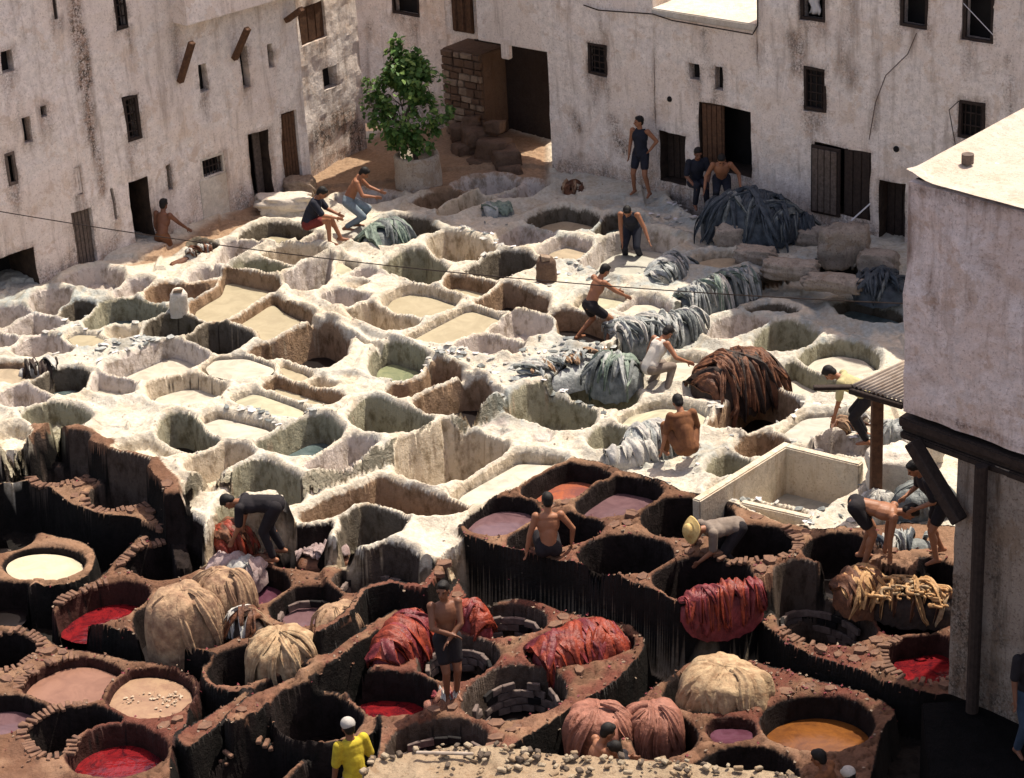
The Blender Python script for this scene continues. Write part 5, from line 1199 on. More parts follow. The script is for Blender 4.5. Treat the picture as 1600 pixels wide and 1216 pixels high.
# tarpaulin by the canopy
mound(1396, 700, -.35, .30, .22, .75, 'pale bluish tarpaulin hanging behind the wooden post', M['h_blue'], 8, .1, 77, name='tarpaulin', group=None, base=-.2)
mound(1372, 800, -.35, .26, .2, .55, 'greyish white cloth bundle at the foot of the wooden post', M['h_pale'], 5, .08, 79, name='cloth_bundle', group=None, base=-.2)
mound(1440, 800, -.35, .45, .3, .75, 'dark grey-green draped bundle in the shade of the pink house', M['h_slate'], 5, .1, 81, name='cloth_bundle', group=None, base=-.2)
# ================================================================= RIM BRICKS
def vat_i(key): return next(i for i, v in enumerate(V) if key in v[7])
brick_me = []
for k in range(6):
    bm = bmesh.new(); bbox(bm, (0, 0, 0), (.17, .062, .05), None, .008, .008); me = bpy.data.meshes.new('brick'); bmesh.ops.recalc_face_normals(bm, faces=bm.faces); bm.to_mesh(me); bm.free(); me.materials.append(M['brick']); brick_me.append(me)
blk_me = []
for k in range(5):
    bm = bmesh.new(); bbox(bm, (0, 0, 0), (.05, .19, .105), None, .008, .008); me = bpy.data.meshes.new('block'); bmesh.ops.recalc_face_normals(bm, faces=bm.faces); bm.to_mesh(me); bm.free(); me.materials.append(M['brickgrey'] if k else M['black']); blk_me.append(me)
def walkout(P, step):
    n = len(P); c = P.mean(0); acc = 0; res = []
    for i in range(n):
        a = P[i]; b = P[(i+1) % n]; L = np.hypot(*(b-a)); 
        while acc < L:
            p = a+(b-a)*acc/L; t = (b-a)/L; nn = np.array([t[1], -t[0]])
            if nn.dot(p-c) < 0: nn = -nn
            res.append((p, nn)); acc += step
        acc -= L
    return res
def rimbricks(key, lo=0, hi=360, step=.105, out=.12, rise=.02):
    i = vat_i(key); par = VOBJ[i]; z = LEV[V[i][0]]; c = OUT[i].mean(0)
    for p, nn in walkout(OUT[i], step):
        a = math.degrees(math.atan2(p[1]-c[1], p[0]-c[0])) % 360
        if not (lo <= a <= hi or lo <= a+360 <= hi): continue
        if random.random() < .06: continue
        me = random.choice(brick_me); o = bpy.data.objects.new('brick', me); COL.objects.link(o); o.parent = par
        q = p+nn*(out+random.uniform(-.015, .02))
        if abs(hz(q[0], q[1])-z) > .14: bpy.data.objects.remove(o); continue
        o.location = (q[0], q[1], hz(q[0], q[1])+rise+random.uniform(-.01, .015))
        o.rotation_euler = (random.uniform(-.08, .08), random.uniform(-.10, .10), math.atan2(nn[1], nn[0])+random.uniform(-.12, .12)); o.scale = (random.uniform(.8, 1.15), random.uniform(.85, 1.1), 1)
def innerblocks(key, courses=3, z0=-.22, lo=0, hi=180, step=.205, gap=.12):
    i = vat_i(key); par = VOBJ[i]; z = LEV[V[i][0]]; c = OUT[i].mean(0)
    for k in range(courses):
        for p, nn in walkout(OUT[i], step):
            a = math.degrees(math.atan2(p[1]-c[1], p[0]-c[0])) % 360
            if not (lo <= a <= hi): continue
            if random.random() < .10: continue
            o = bpy.data.objects.new('block', random.choice(blk_me)); COL.objects.link(o); o.parent = par
            q = p-nn*(.065+random.uniform(0, .012)); tt = np.array([-nn[1], nn[0]])*(step/2 if k % 2 else 0); q = q+tt
            o.location = (q[0], q[1], z+z0-gap*k+random.uniform(-.006, .006)); o.rotation_euler = (0, 0, math.atan2(nn[1], nn[0])+random.uniform(-.03, .03))
rimbricks('ringed by fine radial bricks', 180, 400, .068, .09, .005); rimbricks('spiky brick rim', 20, 190, .07, .10, .02); rimbricks('fan of radial bricks', 70, 290, .07, .10, .01)
rimbricks('inside the sunken brick pit with a brick ring', 170, 380, .07, .09, .0); rimbricks('broad brick rim', 0, 360, .075, .10, .0); rimbricks('left of the man in yellow', 60, 150, .08, .1, 0)
rimbricks('upper vat inside the sunken', 180, 350, .07, .09, .0); rimbricks('red dye vat at the foot of the pillar', 100, 330, .08, .10, .0); rimbricks('by the rope-like hides', 190, 250, .08, .1, 0)
rimbricks('red dye vat at the left end', 90, 180, .08, .1, 0); rimbricks('pinkish tan bath, front left', 90, 190, .075, .1, 0)
for key, cs in (('three courses of grey blocks', 4), ('tiled round vat with pale blocks', 4), ('grey blocks inside behind the red', 3), ('dark vat beside the standing boy', 3), ('half hidden tiled vat', 2), ('brick-rimmed round vat', 2), ('mauve vat between', 1)):
    innerblocks(key, cs)
# flagstones on the brick terraces: loose slabs proud of the surface
slab_me = []
for k in range(7):
    bm = bmesh.new(); rr2 = random.Random(k+60); n = rr2.randint(5, 7); pts = [(rr2.uniform(.8, 1.1)*.13*math.cos(a*2*math.pi/n+rr2.uniform(-.2, .2)), rr2.uniform(.8, 1.1)*.10*math.sin(a*2*math.pi/n)) for a in range(n)]
    lo = [bm.verts.new((x, y, -.04)) for x, y in pts]; hi_ = [bm.verts.new((x*.93, y*.93, .022+rr2.uniform(-.004, .004))) for x, y in pts]
    bm.faces.new(hi_)
    for q in range(n): bm.faces.new((lo[q], lo[(q+1) % n], hi_[(q+1) % n], hi_[q]))
    me = bpy.data.meshes.new('flagstone'); bmesh.ops.recalc_face_normals(bm, faces=bm.faces); bm.to_mesh(me); bm.free(); me.materials.append(M['brick']); slab_me.append(me)
bt_obj = bpy.data.objects.get('brick_terrace'); rr = random.Random(99); placed = []; tries = 0
zones = [(1000, 860, -.3, 1.5), (1210, 850, -.3, 1.2), (1100, 890, -.3, .9), (1380, 1040, -.85, .8), (640, 880, -.75, .6), (200, 790, -.75, .6), (60, 1000, -1., .7), (450, 850, -.85, .7), (360, 1120, -.95, .7), (1000, 800, -.3, .6), (700, 1180, -.9, .7), (310, 1090, -1.0, .6)]
while len(placed) < 260 and tries < 9000:
    tries += 1; zx = rr.choice(zones); c = gp(zx[0], zx[1], zx[2]); x = c.x+rr.gauss(0, zx[3]*.7); y = c.y+rr.gauss(0, zx[3]*.7)
    i = int(round((y-gy[0])/.036)); j = int(round((x-gx[0])/.029))
    if not (5 < i < ny-5 and 5 < j < nx-5): continue
    if BID[i, j] < 0 or D[i, j] < .13 or WH[i, j] > .3 or blks[i-3:i+4, j-3:j+4].min() < .9: continue
    if any((x-a)**2+(y-b)**2 < .045 for a, b in placed): continue
    placed.append((x, y)); o = bpy.data.objects.new('flagstone', rr.choice(slab_me)); COL.objects.link(o); o.parent = bt_obj
    o.location = (x, y, H[i, j]+rr.uniform(-.006, .008)); o.rotation_euler = (rr.uniform(-.07, .07), rr.uniform(-.07, .07), rr.uniform(0, 6.28)); s_1 = rr.uniform(.7, 1.15); o.scale = (s_1, s_1, 1)
# ================================================================= SCRAPS AND RUBBLE (uncountable)
def scatter(name, label, zones, mats, n, size, seed, cond=None, lift=.01, bend=.4):
    r = random.Random(seed); bm = bmesh.new(); k = 0; t = 0
    while k < n and t < n*8:
        t += 1; zx = r.choice(zones); c = gp(zx[0], zx[1], zx[2]); x = c.x+r.gauss(0, zx[3]); y = c.y+r.gauss(0, zx[3]*.8)
        i = int(round((y-gy[0])/.036)); j = int(round((x-gx[0])/.029))
        if not (5 < i < ny-5 and 5 < j < nx-5) or D[i, j] < .02: continue
        if cond and not cond(i, j): continue
        z = H[i, j]+lift; s = r.uniform(*size); a = r.uniform(0, 6.28); ca, sa = math.cos(a), math.sin(a); el = r.uniform(.35, .9)
        vv = []
        for (p, q, w_) in ((-1, -.6, r.uniform(0, bend)), (0, -1, 0), (1, -.4, r.uniform(0, bend)), (.8, .6, 0), (0, 1, r.uniform(0, bend)), (-.9, .5, 0)):
            p *= s; q *= s*el; vv.append(bm.verts.new((x+p*ca-q*sa, y+p*sa+q*ca, z+w_*s)))
        ctr = bm.verts.new((x, y, z+s*r.uniform(.05, .4)))
        for q in range(6): f_ = bm.faces.new((vv[q], vv[(q+1) % 6], ctr)); f_.material_index = k % len(mats)
        k += 1
    me = bpy.data.meshes.new(name); bm.to_mesh(me); bm.free()
    for m_ in mats: me.materials.append(m_)
    o = link(name, me); tag(o, label, 'scraps', kind='stuff'); return o
wcond = lambda i, j: WH[i, j] > .8
scatter('hide_scraps', 'pale and grey scraps littered on the white terrace', [(130, 520, 0, .45), (230, 540, 0, .4), (420, 640, 0, .4), (1290, 690, -.35, .4), (900, 560, 0, .6), (700, 560, 0, .5), (870, 590, 0, .5), (1080, 330, 0, .5), (740, 380, 0, .5), (950, 420, 0, .5), (1150, 660, -.35, 1), (1230, 800, -.35, .5)], [M['h_pale'], M['cloth_white'], M['h_slate'], M['h_pale'], M['h_blue']], 420, (.03, .10), 3, wcond, bend=.25)
scatter('plaster_crumbs', 'crumbs of plaster and mud over the white terrace', [(500, 500, 0, 4), (900, 400, 0, 3), (300, 560, 0, 3), (1200, 600, -.35, 2.5), (700, 700, -.35, 2)], [M['plaster_roof'], M['rubble']], 900, (.010, .022), 5, wcond, bend=.8)
scatter('dye_work_litter', 'small bits of brick and hide on the brown terraces', [(400, 900, -.85, 2), (800, 1000, -.9, 2), (1150, 850, -.3, 2), (200, 1050, -1, 1.6), (1200, 1080, -1, 1.2)], [M['brick'], M['h_brn'], M['rubble'], M['h_crim']], 1300, (.012, .032), 7, lambda i, j: WH[i, j] < .2 and BID[i, j] >= 0, bend=.8)
# foam and scraps floating on the tan bath
scatter2 = bmesh.new(); rr = random.Random(8); fo = VOBJ.get(vat_i('white foam'))
if fo:
    P = OUT[vat_i('white foam')]; c = P.mean(0); zf = -1.0-.14*.78+.008
    for k in range(70):
        ax, ay = rr.choice([(-.25, .06), (.32, .02), (.28, -.1), (0, 0)]); x = c[0]+ax+rr.gauss(0, .09); y = c[1]+ay+rr.gauss(0, .08); s = rr.uniform(.008, .03)
        vv = [scatter2.verts.new((x+s*math.cos(a)*rr.uniform(.6, 1.3), y+s*math.sin(a)*rr.uniform(.6, 1.3), zf+rr.uniform(0, .02))) for a in np.linspace(0, 5.2, 6)]; scatter2.faces.new(vv)
    o = fbm1(scatter2, 'foam_scraps', fo, M['h_tan2']); tag(o, kind='stuff')
# ================================================================= RUBBLE PARAPET, front
par = empty('rubble_parapet', tuple(gp(900, 1200, .6))); tag(par, 'rough tan rubble-topped parapet at the very bottom of the view', 'parapet')
zp = .6; up = [(566, 1212), (584, 1186), (640, 1176), (700, 1168), (775, 1166), (880, 1180), (1000, 1188), (1100, 1196), (1215, 1206), (1250, 1222)]
bk = [gp(x, y, zp) for x, y in up]; n_ = 14; vs = []; cols = 120
def interp(t):
    t *= len(bk)-1; i = min(int(t), len(bk)-2); return bk[i].lerp(bk[i+1], t-i)
for i in range(cols+1):
    p = interp(i/cols)
    for j in range(n_+1):
        yy = p.y-1.4*j/n_; vs.append((p.x+.02*math.sin(i), yy, zp+.10*(nz1(p.x*3, yy*3, 91)-.5)+.05*(nz1(p.x*12, yy*12, 92)-.5)-(0 if j else .0)))
    vs.append((p.x, p.y, -2.0))
w_ = n_+2; fs = [(i*w_+j, i*w_+j+1, (i+1)*w_+j+1, (i+1)*w_+j) for i in range(cols) for j in range(n_)]+[(i*w_, (i+1)*w_, (i+1)*w_+n_+1, i*w_+n_+1) for i in range(cols)]
fs += [tuple([w_-1]+list(range(0, 1)))+(n_,)] if False else []
M['rubble_tan'] = plaster('rubble_tan', (.33, .25, .165), (.12, .08, .05), 1.2)
o = mesh('core', vs, fs, None, M['rubble_tan'], True); under(o, par)
rr = random.Random(31); stm = [simple('stone_tan', (.30, .22, .14), (.15, .10, .06), sc=12, bs=.8, bd=.02), simple('stone_pale', (.38, .31, .21), (.22, .17, .12), sc=12, bs=.8, bd=.02), simple('stone_dark', (.12, .09, .065), (.06, .045, .035), sc=12, bs=.8, bd=.02)]
for k in range(290):
    t = rr.random(); p = interp(t); dy = abs(rr.gauss(0, .28)); 
    if t < .30 and dy > .10: continue
    bm = bmesh.new(); s = rr.uniform(.025, .075); bbox(bm, (0, 0, 0), (s*1.5, s, s*.7), Matrix.Rotation(rr.uniform(0, 3), 3, 'Z') @ Matrix.Rotation(rr.uniform(-.5, .5), 3, 'X'), .01, s*.14)
    o = fbm1(bm, 'stone', None, rr.choice(stm)); o.location = (p.x, p.y-dy, zp+.02+rr.uniform(-.01, .05)); under(o, par)
a = gp(650, 1176, zp+.1); b = gp(740, 1178, zp+.1); beam(a, b, .04, .04, 'stick', M['tin'], par)
# ================================================================= PEOPLE
def cloth(name, c, c2=None, rough=.85): return simple(name, c, c2, rough, 9, .3)
M['skin'] = simple('sunburnt_skin', (.30, .135, .075), (.22, .095, .05), .5, 6, .1); M['skin_d'] = simple('dark_skin', (.19, .085, .05), (.13, .055, .032), .5, 6, .1)
M['hair'] = simple('black_hair', (.010, .008, .007), (.005, .004, .004), .6, 60, .5); M['c_navy'] = cloth('navy_cloth', (.018, .020, .032)); M['c_black'] = cloth('black_cloth', (.016, .013, .016)); M['c_red'] = cloth('dark_red_cloth', (.18, .03, .025))
M['c_yel'] = cloth('yellow_cloth', (.52, .42, .03), (.30, .22, .02)); M['c_white'] = cloth('white_vest', (.60, .56, .50), (.42, .38, .33)); M['c_grey'] = cloth('grey_cloth', (.22, .18, .15), (.13, .10, .08)); M['c_brn'] = cloth('rust_brown_cloth', (.20, .085, .035), (.10, .04, .02)); M['c_jean'] = cloth('blue_jeans', (.035, .055, .09)); M['c_lblue'] = cloth('faded_blue_cloth', (.20, .25, .28), (.12, .15, .18)); M['straw'] = simple('straw_hat', (.58, .42, .18), (.42, .28, .10), .8, 20, .4)
M['c_pyel'] = cloth('pale_yellow_cloth', (.48, .42, .22), (.30, .26, .14)); M['eye'] = simple('dark_eye', (.01, .008, .007))
def cap(bm, p0, p1, r0, r1, n=12, flat=None):
    """capsule between two points with tapering radius"""
    p0 = Vector(p0); p1 = Vector(p1); d = p1-p0; L = d.length
    q = (d.normalized() if L > 1e-5 else Vector((0, 0, 1))).to_track_quat('Z', 'Y').to_matrix()
    rings = []; prof = [(-r0*math.cos(a), r0*math.sin(a)) for a in (0.3, .8, 1.25)]+[(L*k/5, r0+(r1-r0)*k/5) for k in range(6)]+[(L+r1*math.sin(a), r1*math.cos(a)) for a in (.4, .85, 1.3)]
    for z, r in prof:
        rings.append([bm.verts.new(p0+q @ Vector((r*math.cos(2*math.pi*k/n), r*math.sin(2*math.pi*k/n), z))) for k in range(n)])
    for i in range(len(rings)-1):
        for k in range(n): bm.faces.new((rings[i][k], rings[i][(k+1) % n], rings[i+1][(k+1) % n], rings[i+1][k]))
    bm.faces.new(rings[0][::-1]); bm.faces.new(rings[-1])
def ell(bm, c, r, R=None, u=16, v=10):
    Mx = Matrix.Translation(c) @ (R.to_4x4() if R else Matrix()) @ Matrix.Diagonal((r[0], r[1], r[2], 1)); bmesh.ops.create_uvsphere(bm, u_segments=u, v_segments=v, radius=1, matrix=Mx)
def fuse(bm, name, mat, parent, vox=.011, it=4):
    me = bpy.data.meshes.new(name); bm.to_mesh(me); bm.free(); o = bpy.data.objects.new(name, me); COL.objects.link(o)
    r = o.modifiers.new('r', 'REMESH'); r.mode = 'VOXEL'; r.voxel_size = vox; r.use_smooth_shade = True
    s = o.modifiers.new('s', 'SMOOTH'); s.factor = .5; s.iterations = it
    dg = bpy.context.evaluated_depsgraph_get(); m2 = bpy.data.meshes.new_from_object(o.evaluated_get(dg)); m2.name = name
    bpy.data.objects.remove(o); bpy.data.meshes.remove(me); m2.materials.clear(); m2.materials.append(mat)
    return link(name, m2, parent, None, True)
def ik(a, t, l1, l2, pole):
    a = Vector(a); t = Vector(t); d = t-a; L = min(d.length, (l1+l2)*.995); L = max(L, abs(l1-l2)+.02); dn = d.normalized(); x = (l1*l1-l2*l2+L*L)/(2*L); h = math.sqrt(max(0, l1*l1-x*x))
    p = Vector(pole); p = p-dn*p.dot(dn); p = p.normalized() if p.length > 1e-4 else Vector((0, 1, 0))
    return a+dn*x+p*h, a+dn*L
def hand(bm, w, d, side, curl=.5):
    d = d.normalized(); n = Vector((side, 0, 0)); n = (n-d*n.dot(d)); n = n.normalized() if n.length > .1 else Vector((0, 1, 0)); s = d.cross(n).normalized()
    R = Matrix((s, n, d)).transposed(); ell(bm, w+d*.05, (.040, .016, .052), R, 12, 8)
    for k, ln in enumerate((.066, .075, .071, .055)):
        b = w+d*.085+s*(-.028+.0187*k); m = b+d*ln*.55+n*ln*.2*curl*-1; e = m+d*ln*.45*(1-curl*.5)-n*ln*.45*curl; cap(bm, b, m, .0092, .0088, 6); cap(bm, m, e, .0088, .0078, 6)
    b = w+d*.03-s*.032; cap(bm, b, b+(d*.6-s*.7-n*.2)*.04, .011, .010, 6); b2 = b+(d*.6-s*.7-n*.2)*.04; cap(bm, b2, b2+(d*.9-n*.3)*.032, .010, .008, 6)
def person(x, y, z, head, label, pel=(0, 0, .92), lean=0, side=0, twist=0, hands=((-.25, .1, .85), (.25, .1, .85)), feet=((-.12, 0, .08), (.12, 0, .08)), hp=0, hy=0, sc=1.0, skin='skin', shirt=None, vest=None, shorts=None, trousers=None, hat=None, knee=((0, 1, .2), (0, 1, .2)), elbow=((-.6, -.8, -.2), (.6, -.8, -.2)), hair='hair', group='workers in the tannery'):
    root = empty('person', (x, y, z), math.radians(head)); root.scale = (sc, sc, sc); tag(root, label, 'person', group)
    P = Vector(pel); Rl = Matrix.Rotation(math.radians(-lean), 3, 'X') @ Matrix.Rotation(math.radians(side), 3, 'Y'); Rt = Rl @ Matrix.Rotation(math.radians(twist), 3, 'Z')
    up = Rl @ Vector((0, 0, 1)); ch = P+up*.34+Rl @ Vector((0, .015, 0)); nk = P+up*.52; sh = [P+up*.465+Rt @ Vector((sx*.17, 0, 0)) for sx in (-1, 1)]
    Rh = Rl @ Matrix.Rotation(math.radians(hy), 3, 'Z') @ Matrix.Rotation(math.radians(-hp), 3, 'X'); hc_ = nk+Rh @ Vector((0, .025, .145))
    hips = [P+Rt @ Vector((sx*.085, 0, -.03)) for sx in (-1, 1)]
    kn = []; an = []; el = []; wr = []
    for i in range(2):
        k, a = ik(hips[i], feet[i], .43, .42, knee[i]); kn.append(k); an.append(a); e, w = ik(sh[i], hands[i], .28, .25, elbow[i]); el.append(e); wr.append(w)
    bm = bmesh.new()
    ell(bm, P, (.150, .105, .12), Rt); cap(bm, P+up*.02, P+up*.24, .112, .108, 14); ell(bm, P+up*.20, (.128, .095, .16), Rt); ell(bm, ch, (.162, .112, .175), Rt); ell(bm, P+up*.44, (.155, .082, .07), Rt)
    cap(bm, nk-up*.06, nk+(hc_-nk)*.5, .058, .05)
    for i in range(2):
        cap(bm, sh[i], el[i], .054, .040); ell(bm, sh[i], (.060, .058, .058)); cap(bm, el[i], wr[i], .041, .027); d = (wr[i]-el[i]); hand(bm, wr[i], d, (1, -1)[i])
        cap(bm, hips[i], kn[i], .088, .056); cap(bm, kn[i], an[i], .054, .036); ell(bm, kn[i]+(an[i]-kn[i])*.28-Vector(knee[i]).normalized()*.018, (.050, .050, .10), ((an[i]-kn[i]).to_track_quat('Z', 'Y').to_matrix()))
        cap(bm, an[i]+Vector((0, -.045, -.035)), an[i]+Vector((0, .03, -.03)), .036, .036); cap(bm, an[i]+Vector((0, .03, -.035)), an[i]+Vector(((-.02, .02)[i], .15, -.055)), .036, .024)
    def H(v): return hc_+Rh @ Vector(v)
    ell(bm, H((0, -.008, .012)), (.073, .090, .100), Rh); ell(bm, H((0, .035, -.055)), (.050, .052, .058), Rh); cap(bm, H((0, .082, .01)), H((0, .104, -.025)), .011, .016, 8)
    for sx in (-1, 1): ell(bm, H((sx*.074, -.005, -.012)), (.012, .022, .032), Rh, 8, 6); ell(bm, H((sx*.032, .07, .026)), (.026, .014, .009), Rh, 8, 6)
    ell(bm, H((0, .088, -.058)), (.024, .010, .009), Rh, 8, 6)
    fuse(bm, 'body', M[skin], root, .0105, 3)
    for sx in (-1, 1):
        bm = bmesh.new(); ell(bm, H((sx*.031, .080, .006)), (.012, .008, .007), Rh, 8, 6); fbm1(bm, 'eye', root, M['eye'], True)
    bm = bmesh.new(); ell(bm, H((0, -.022, .035)), (.083, .094, .096), Rh, 18, 12); ell(bm, H((0, .03, .085)), (.06, .05, .035), Rh); ell(bm, H((0, -.05, -.02)), (.070, .055, .07), Rh)
    fuse(bm, 'hair', M[hair], root, .013, 1)
    if shorts or trousers:
        bm = bmesh.new(); ell(bm, P+up*.01, (.166, .122, .125), Rt)
        for i in range(2):
            if trousers: cap(bm, hips[i], kn[i], .106, .074); cap(bm, kn[i], kn[i].lerp(an[i], .9), .072, .056)
            else: cap(bm, hips[i], hips[i].lerp(kn[i], .62), .106, .086)
        fuse(bm, 'trousers' if trousers else 'shorts', M[shorts or trousers], root, .014, 2)
    if shirt or vest:
        bm = bmesh.new(); ell(bm, P+up*.04, (.168, .128, .12), Rt); cap(bm, P-up*.02, P+up*.25, .138, .132, 14); ell(bm, P+up*.20, (.148, .112, .17), Rt); ell(bm, ch, (.178, .126, .185), Rt)
        if shirt:
            ell(bm, P+up*.44, (.172, .098, .075), Rt)
            for i in range(2): cap(bm, sh[i], sh[i].lerp(el[i], .85), .070, .062)
        else:
            ell(bm, P+up*.41, (.12, .10, .085), Rt)
            for sx in (-1, 1): cap(bm, P+up*.40+Rt @ Vector((sx*.08, .06, 0)), P+up*.49+Rt @ Vector((sx*.085, -.02, 0)), .034, .03); cap(bm, P+up*.49+Rt @ Vector((sx*.085, -.02, 0)), P+up*.38+Rt @ Vector((sx*.08, -.08, 0)), .03, .034)
        fuse(bm, 'shirt' if shirt else 'vest', M[shirt or vest], root, .014, 2)
    if hat == 'straw':
        bm = bmesh.new(); prev = None
        for r, zz in ((.20, .045), (.19, .062), (.10, .065), (.095, .12), (.075, .15), (.0, .155)):
            ring = [bm.verts.new(H((r*math.cos(k*math.pi/12), r*math.sin(k*math.pi/12)-.01, zz+(.015*math.sin(k*math.pi/4) if r > .18 else 0)))) for k in range(24)] if r else [bm.verts.new(H((0, -.01, zz)))]
            if prev:
                for k in range(24):
                    if len(ring) > 1: bm.faces.new((prev[k], prev[(k+1) % 24], ring[(k+1) % 24], ring[k]))
                    else: bm.faces.new((prev[k], prev[(k+1) % 24], ring[0]))
            prev = ring
        o = fbm1(bm, 'hat', root, M['straw'], True); o.modifiers.new('s', 'SOLIDIFY').thickness = .006
    if hat == 'cap':
        bm = bmesh.new(); ell(bm, H((0, -.015, .05)), (.092, .102, .085), Rh); ell(bm, H((0, .03, .05)), (.075, .075, .04), Rh); fuse(bm, 'cap', M['c_grey2'], root, .012, 2)
    return root
M['c_grey2'] = cloth('pale_grey_wool', (.42, .40, .36), (.28, .26, .24))
def at(px, py, z): v = gp(px, py, z); return v.x, v.y, z
pp = at(1003, 304, .0); person(*pp, 150, 'boy in dark vest and shorts standing with hand on hip before the right house', hands=((-.20, .0, .98), (.24, .08, .82)), elbow=((-1, -.5, 0), (.6, -.8, 0)), feet=((-.2, .05, .08), (.17, 0, .08)), vest='c_navy', shorts='c_navy', hy=-40, sc=.98, skin='skin')
pp = at(1088, 316, .1); person(*pp, 190, 'dark-clothed worker sitting in shade left of the orange-shouldered one', pel=(0, 0, .45), feet=((-.12, .35, .08), (.12, .35, .08)), hands=((-.15, .35, .5), (.15, .35, .5)), lean=15, shirt='c_navy', trousers='c_navy', skin='skin_d')
pp = at(1128, 322, .1); person(*pp, 175, 'bare-shouldered worker in the shade behind the big blue-grey heap', pel=(0, 0, .60), feet=((-.15, .2, .08), (.15, .2, .08)), hands=((-.36, .38, .55), (.34, .36, .5)), lean=38, trousers='c_navy', skin='skin')
pp = at(990, 408, -.62); person(*pp, 165, 'man in a dark apron leaning inside the big pale vat', pel=(0, 0, .74), feet=((-.15, 0, .08), (.15, 0, .08)), lean=42, side=0, hands=((-.42, .50, .62), (.12, .45, .40)), vest='c_navy', trousers='c_navy', hp=5)
pp = at(490, 380, 0); person(*pp, -100, 'seated man in navy tee and dark red shorts on a rim near the left house', pel=(0, -.06, .42), feet=((-.10, .50, .08), (.12, .34, .08)), lean=22, hands=((-.1, .48, .55), (.12, .50, .55)), shirt='c_navy', shorts='c_red', hp=18, sc=1.05)
pp = at(548, 358, 0); person(*pp, -95, 'bare-chested boy in faded blue trousers leaning over the green hides', pel=(0, 0, .62), feet=((-.1, .1, .08), (.1, -.08, .08)), lean=28, hands=((-.10, .62, .75), (.16, .55, .72)), trousers='c_lblue', hp=15, sc=1.0, knee=((0, 1, .3), (0, 1, .2)))
pp = at(262, 436, -.80); person(*pp, -30, 'bare-backed dark worker at the far left doorway, half sunk in a vat', lean=12, hands=((-.30, .15, .62), (.30, .45, .98)), trousers='c_brn', skin='skin_d', sc=.98)
pp = at(925, 538, -.30); person(*pp, -60, 'boy in black shorts wading and reaching right among the grey hides', pel=(0, 0, .78), feet=((-.30, -.10, .10), (.28, .16, .10)), lean=26, hands=((-.05, .62, .88), (.22, .66, .82)), shorts='c_black', hp=10, sc=.98)
pp = at(1016, 616, -.45); person(*pp, -55, 'man in a white vest bending over the milky pool', pel=(0, 0, .52), feet=((-.2, .15, .08), (.2, .2, .08)), lean=34, hands=((-.42, .28, .42), (.40, .50, .58)), vest='c_white', trousers='c_grey', hp=20, sc=1.0)
pp = at(1073, 722, -.33); person(*pp, 15, 'man in rust-brown clothes crouching with his back turned beside the pale bundle', pel=(0, 0, .26), feet=((-.2, .32, .08), (.2, .30, .08)), lean=24, hands=((-.32, .22, .10), (.28, .28, .18)), shirt='c_brn', trousers='c_brn', hp=20, sc=1.08, knee=((-.3, .6, 1), (.3, .6, 1)))
pp = at(432, 872, -.84); person(*pp, 80, 'man in black bending double over orange-red hides', pel=(0, -.05, .86), feet=((-.14, 0, .08), (.14, -.06, .08)), lean=88, hands=((-.18, .55, .38), (.2, .52, .34)), shirt='c_black', trousers='c_black', hp=-10, sc=1.08, knee=((0, 1, 0), (0, 1, 0)))
pp = at(858, 868, -.30); person(*pp, 8, 'bare-backed boy sitting on the corner of the dye platform, back to the viewer', pel=(0, .0, .12), feet=((-.14, .55, -.12), (.14, .55, -.12)), lean=8, side=3, hands=((-.30, .06, .06), (.34, .12, .10)), shorts='c_black', elbow=((-.8, -.6, 0), (.9, -.4, 0)), sc=1.08, hp=12, knee=((0, .6, 1), (0, .6, 1)))
pp = at(1140, 895, -.72); person(*pp, 115, 'worker in a straw hat and grey shirt stooping into a black vat', pel=(0, -.10, .72), feet=((-.14, -.1, .08), (.14, -.12, .08)), lean=80, hands=((-.05, .50, .35), (.32, .40, .42)), shirt='c_grey', trousers='c_black', hat='straw', hp=-5, sc=1.05)
pp = at(1345, 880, -.32); person(*pp, -100, 'bare red-backed man bending double above the rope-like trimmings', pel=(0, -.05, .84), feet=((-.14, 0, .08), (.14, .05, .08)), lean=100, hands=((-.10, .30, .18), (.16, .36, .14)), shorts='c_black', hp=-25, sc=1.12, skin='skin')
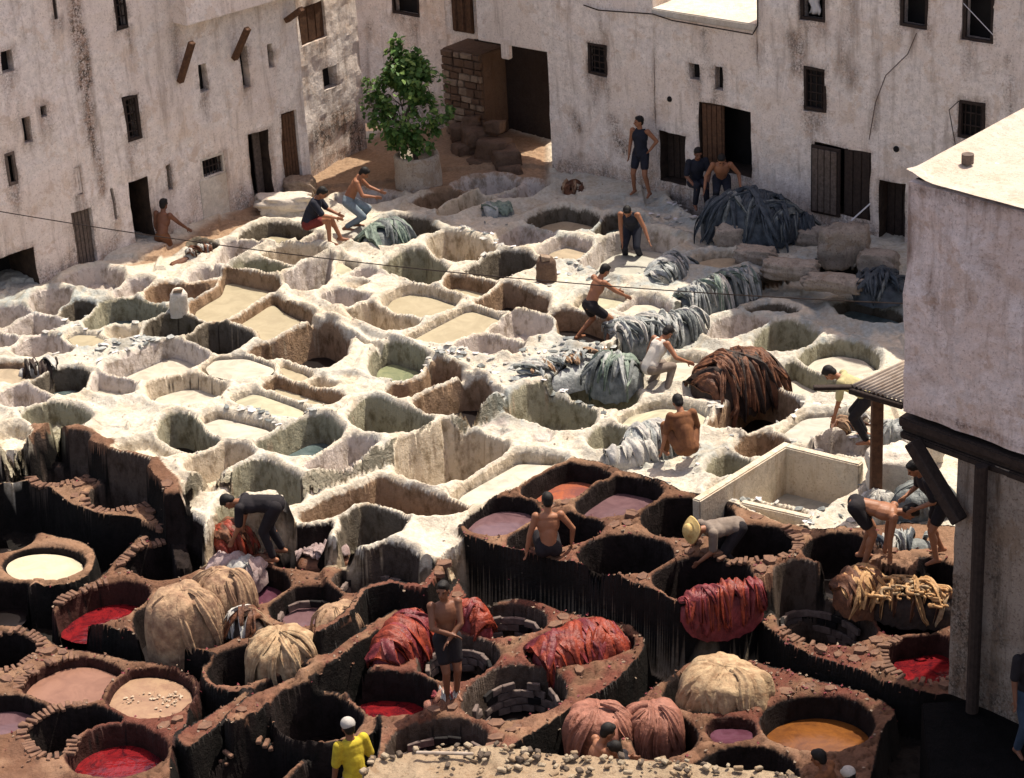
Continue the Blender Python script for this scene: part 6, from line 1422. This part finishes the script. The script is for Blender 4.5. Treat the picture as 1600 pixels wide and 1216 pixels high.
pp = at(705, 1092, -.88); person(*pp, 195, 'boy in black shorts standing upright with folded arms amid red hides', pel=(0, 0, .92), feet=((-.08, -.02, .08), (.06, .04, .08)), hands=((.02, .20, .98), (-.02, .19, 1.04)), elbow=((-1, .1, -.3), (1, .1, -.3)), shorts='c_black', skin='skin_d', sc=1.08, hy=-30)
pp = gp(549, 1140, .42); person(pp.x, pp.y, -1.2, 30, 'man in a bright yellow shirt and pale cap at the bottom edge', shirt='c_yel', trousers='c_grey', hat='cap', lean=6, hands=((-.26, .1, .85), (.28, .05, .85)), sc=1.02, skin='skin_d')
pp = gp(915, 1150, .12); person(pp.x, pp.y, -1.42, -70, 'bare-shouldered man behind the rubble parapet reaching right', lean=25, hands=((.05, .55, 1.10), (.22, .55, 1.05)), trousers='c_brn', sc=1.0, skin='skin')
pp = gp(990, 1168, .0); person(pp.x, pp.y, -1.5, 80, 'dark-haired man in black facing the bare-shouldered one behind the parapet', lean=20, hands=((-.15, .5, 1.10), (.15, .5, 1.1)), shirt='c_black', trousers='c_black', sc=.95, skin='skin_d')
pp = gp(1306, 1182, .10); person(pp.x, pp.y, -1.5, 60, 'dark-haired man at the bottom edge right of the parapet', lean=18, hands=((-.2, .45, 1.0), (.2, .45, .9)), shirt='c_brn', trousers='c_black', sc=.98, skin='skin_d')
pp = gp(1338, 1212, .05); person(pp.x, pp.y, -1.5, 40, 'man in a pale cap only just showing at the bottom right edge', lean=10, shirt='c_grey', trousers='c_black', hat='cap', sc=.95, skin='skin_d')
pp = at(1356, 690, -.33); person(*pp, 75, 'stooping worker in a yellow shirt half hidden by the tin canopy', pel=(0, 0, .80), lean=60, hands=((-.2, .5, .4), (.2, .5, .4)), shirt='c_pyel', trousers='c_black', sc=1.05, feet=((-.14, 0, .08), (.14, .05, .08)))
pp = at(1468, 872, -.28); person(*pp, 100, 'bare-legged worker in the shade under the pink house', pel=(0, 0, .9), lean=35, hands=((-.15, .4, .9), (.15, .45, .95)), shirt='c_black', shorts='c_black', sc=1.05, skin='skin', feet=((-.14, .1, .08), (.14, -.08, .08)))
pz = fuv(1578, 1088, .4); pp = fplane(1606, 1090, .4); person(pp.x, pp.y, zpier, 200, 'person in blue jeans standing before the pier at the right edge', shirt='c_black', trousers='c_jean', sc=1.0, skin='skin_d')
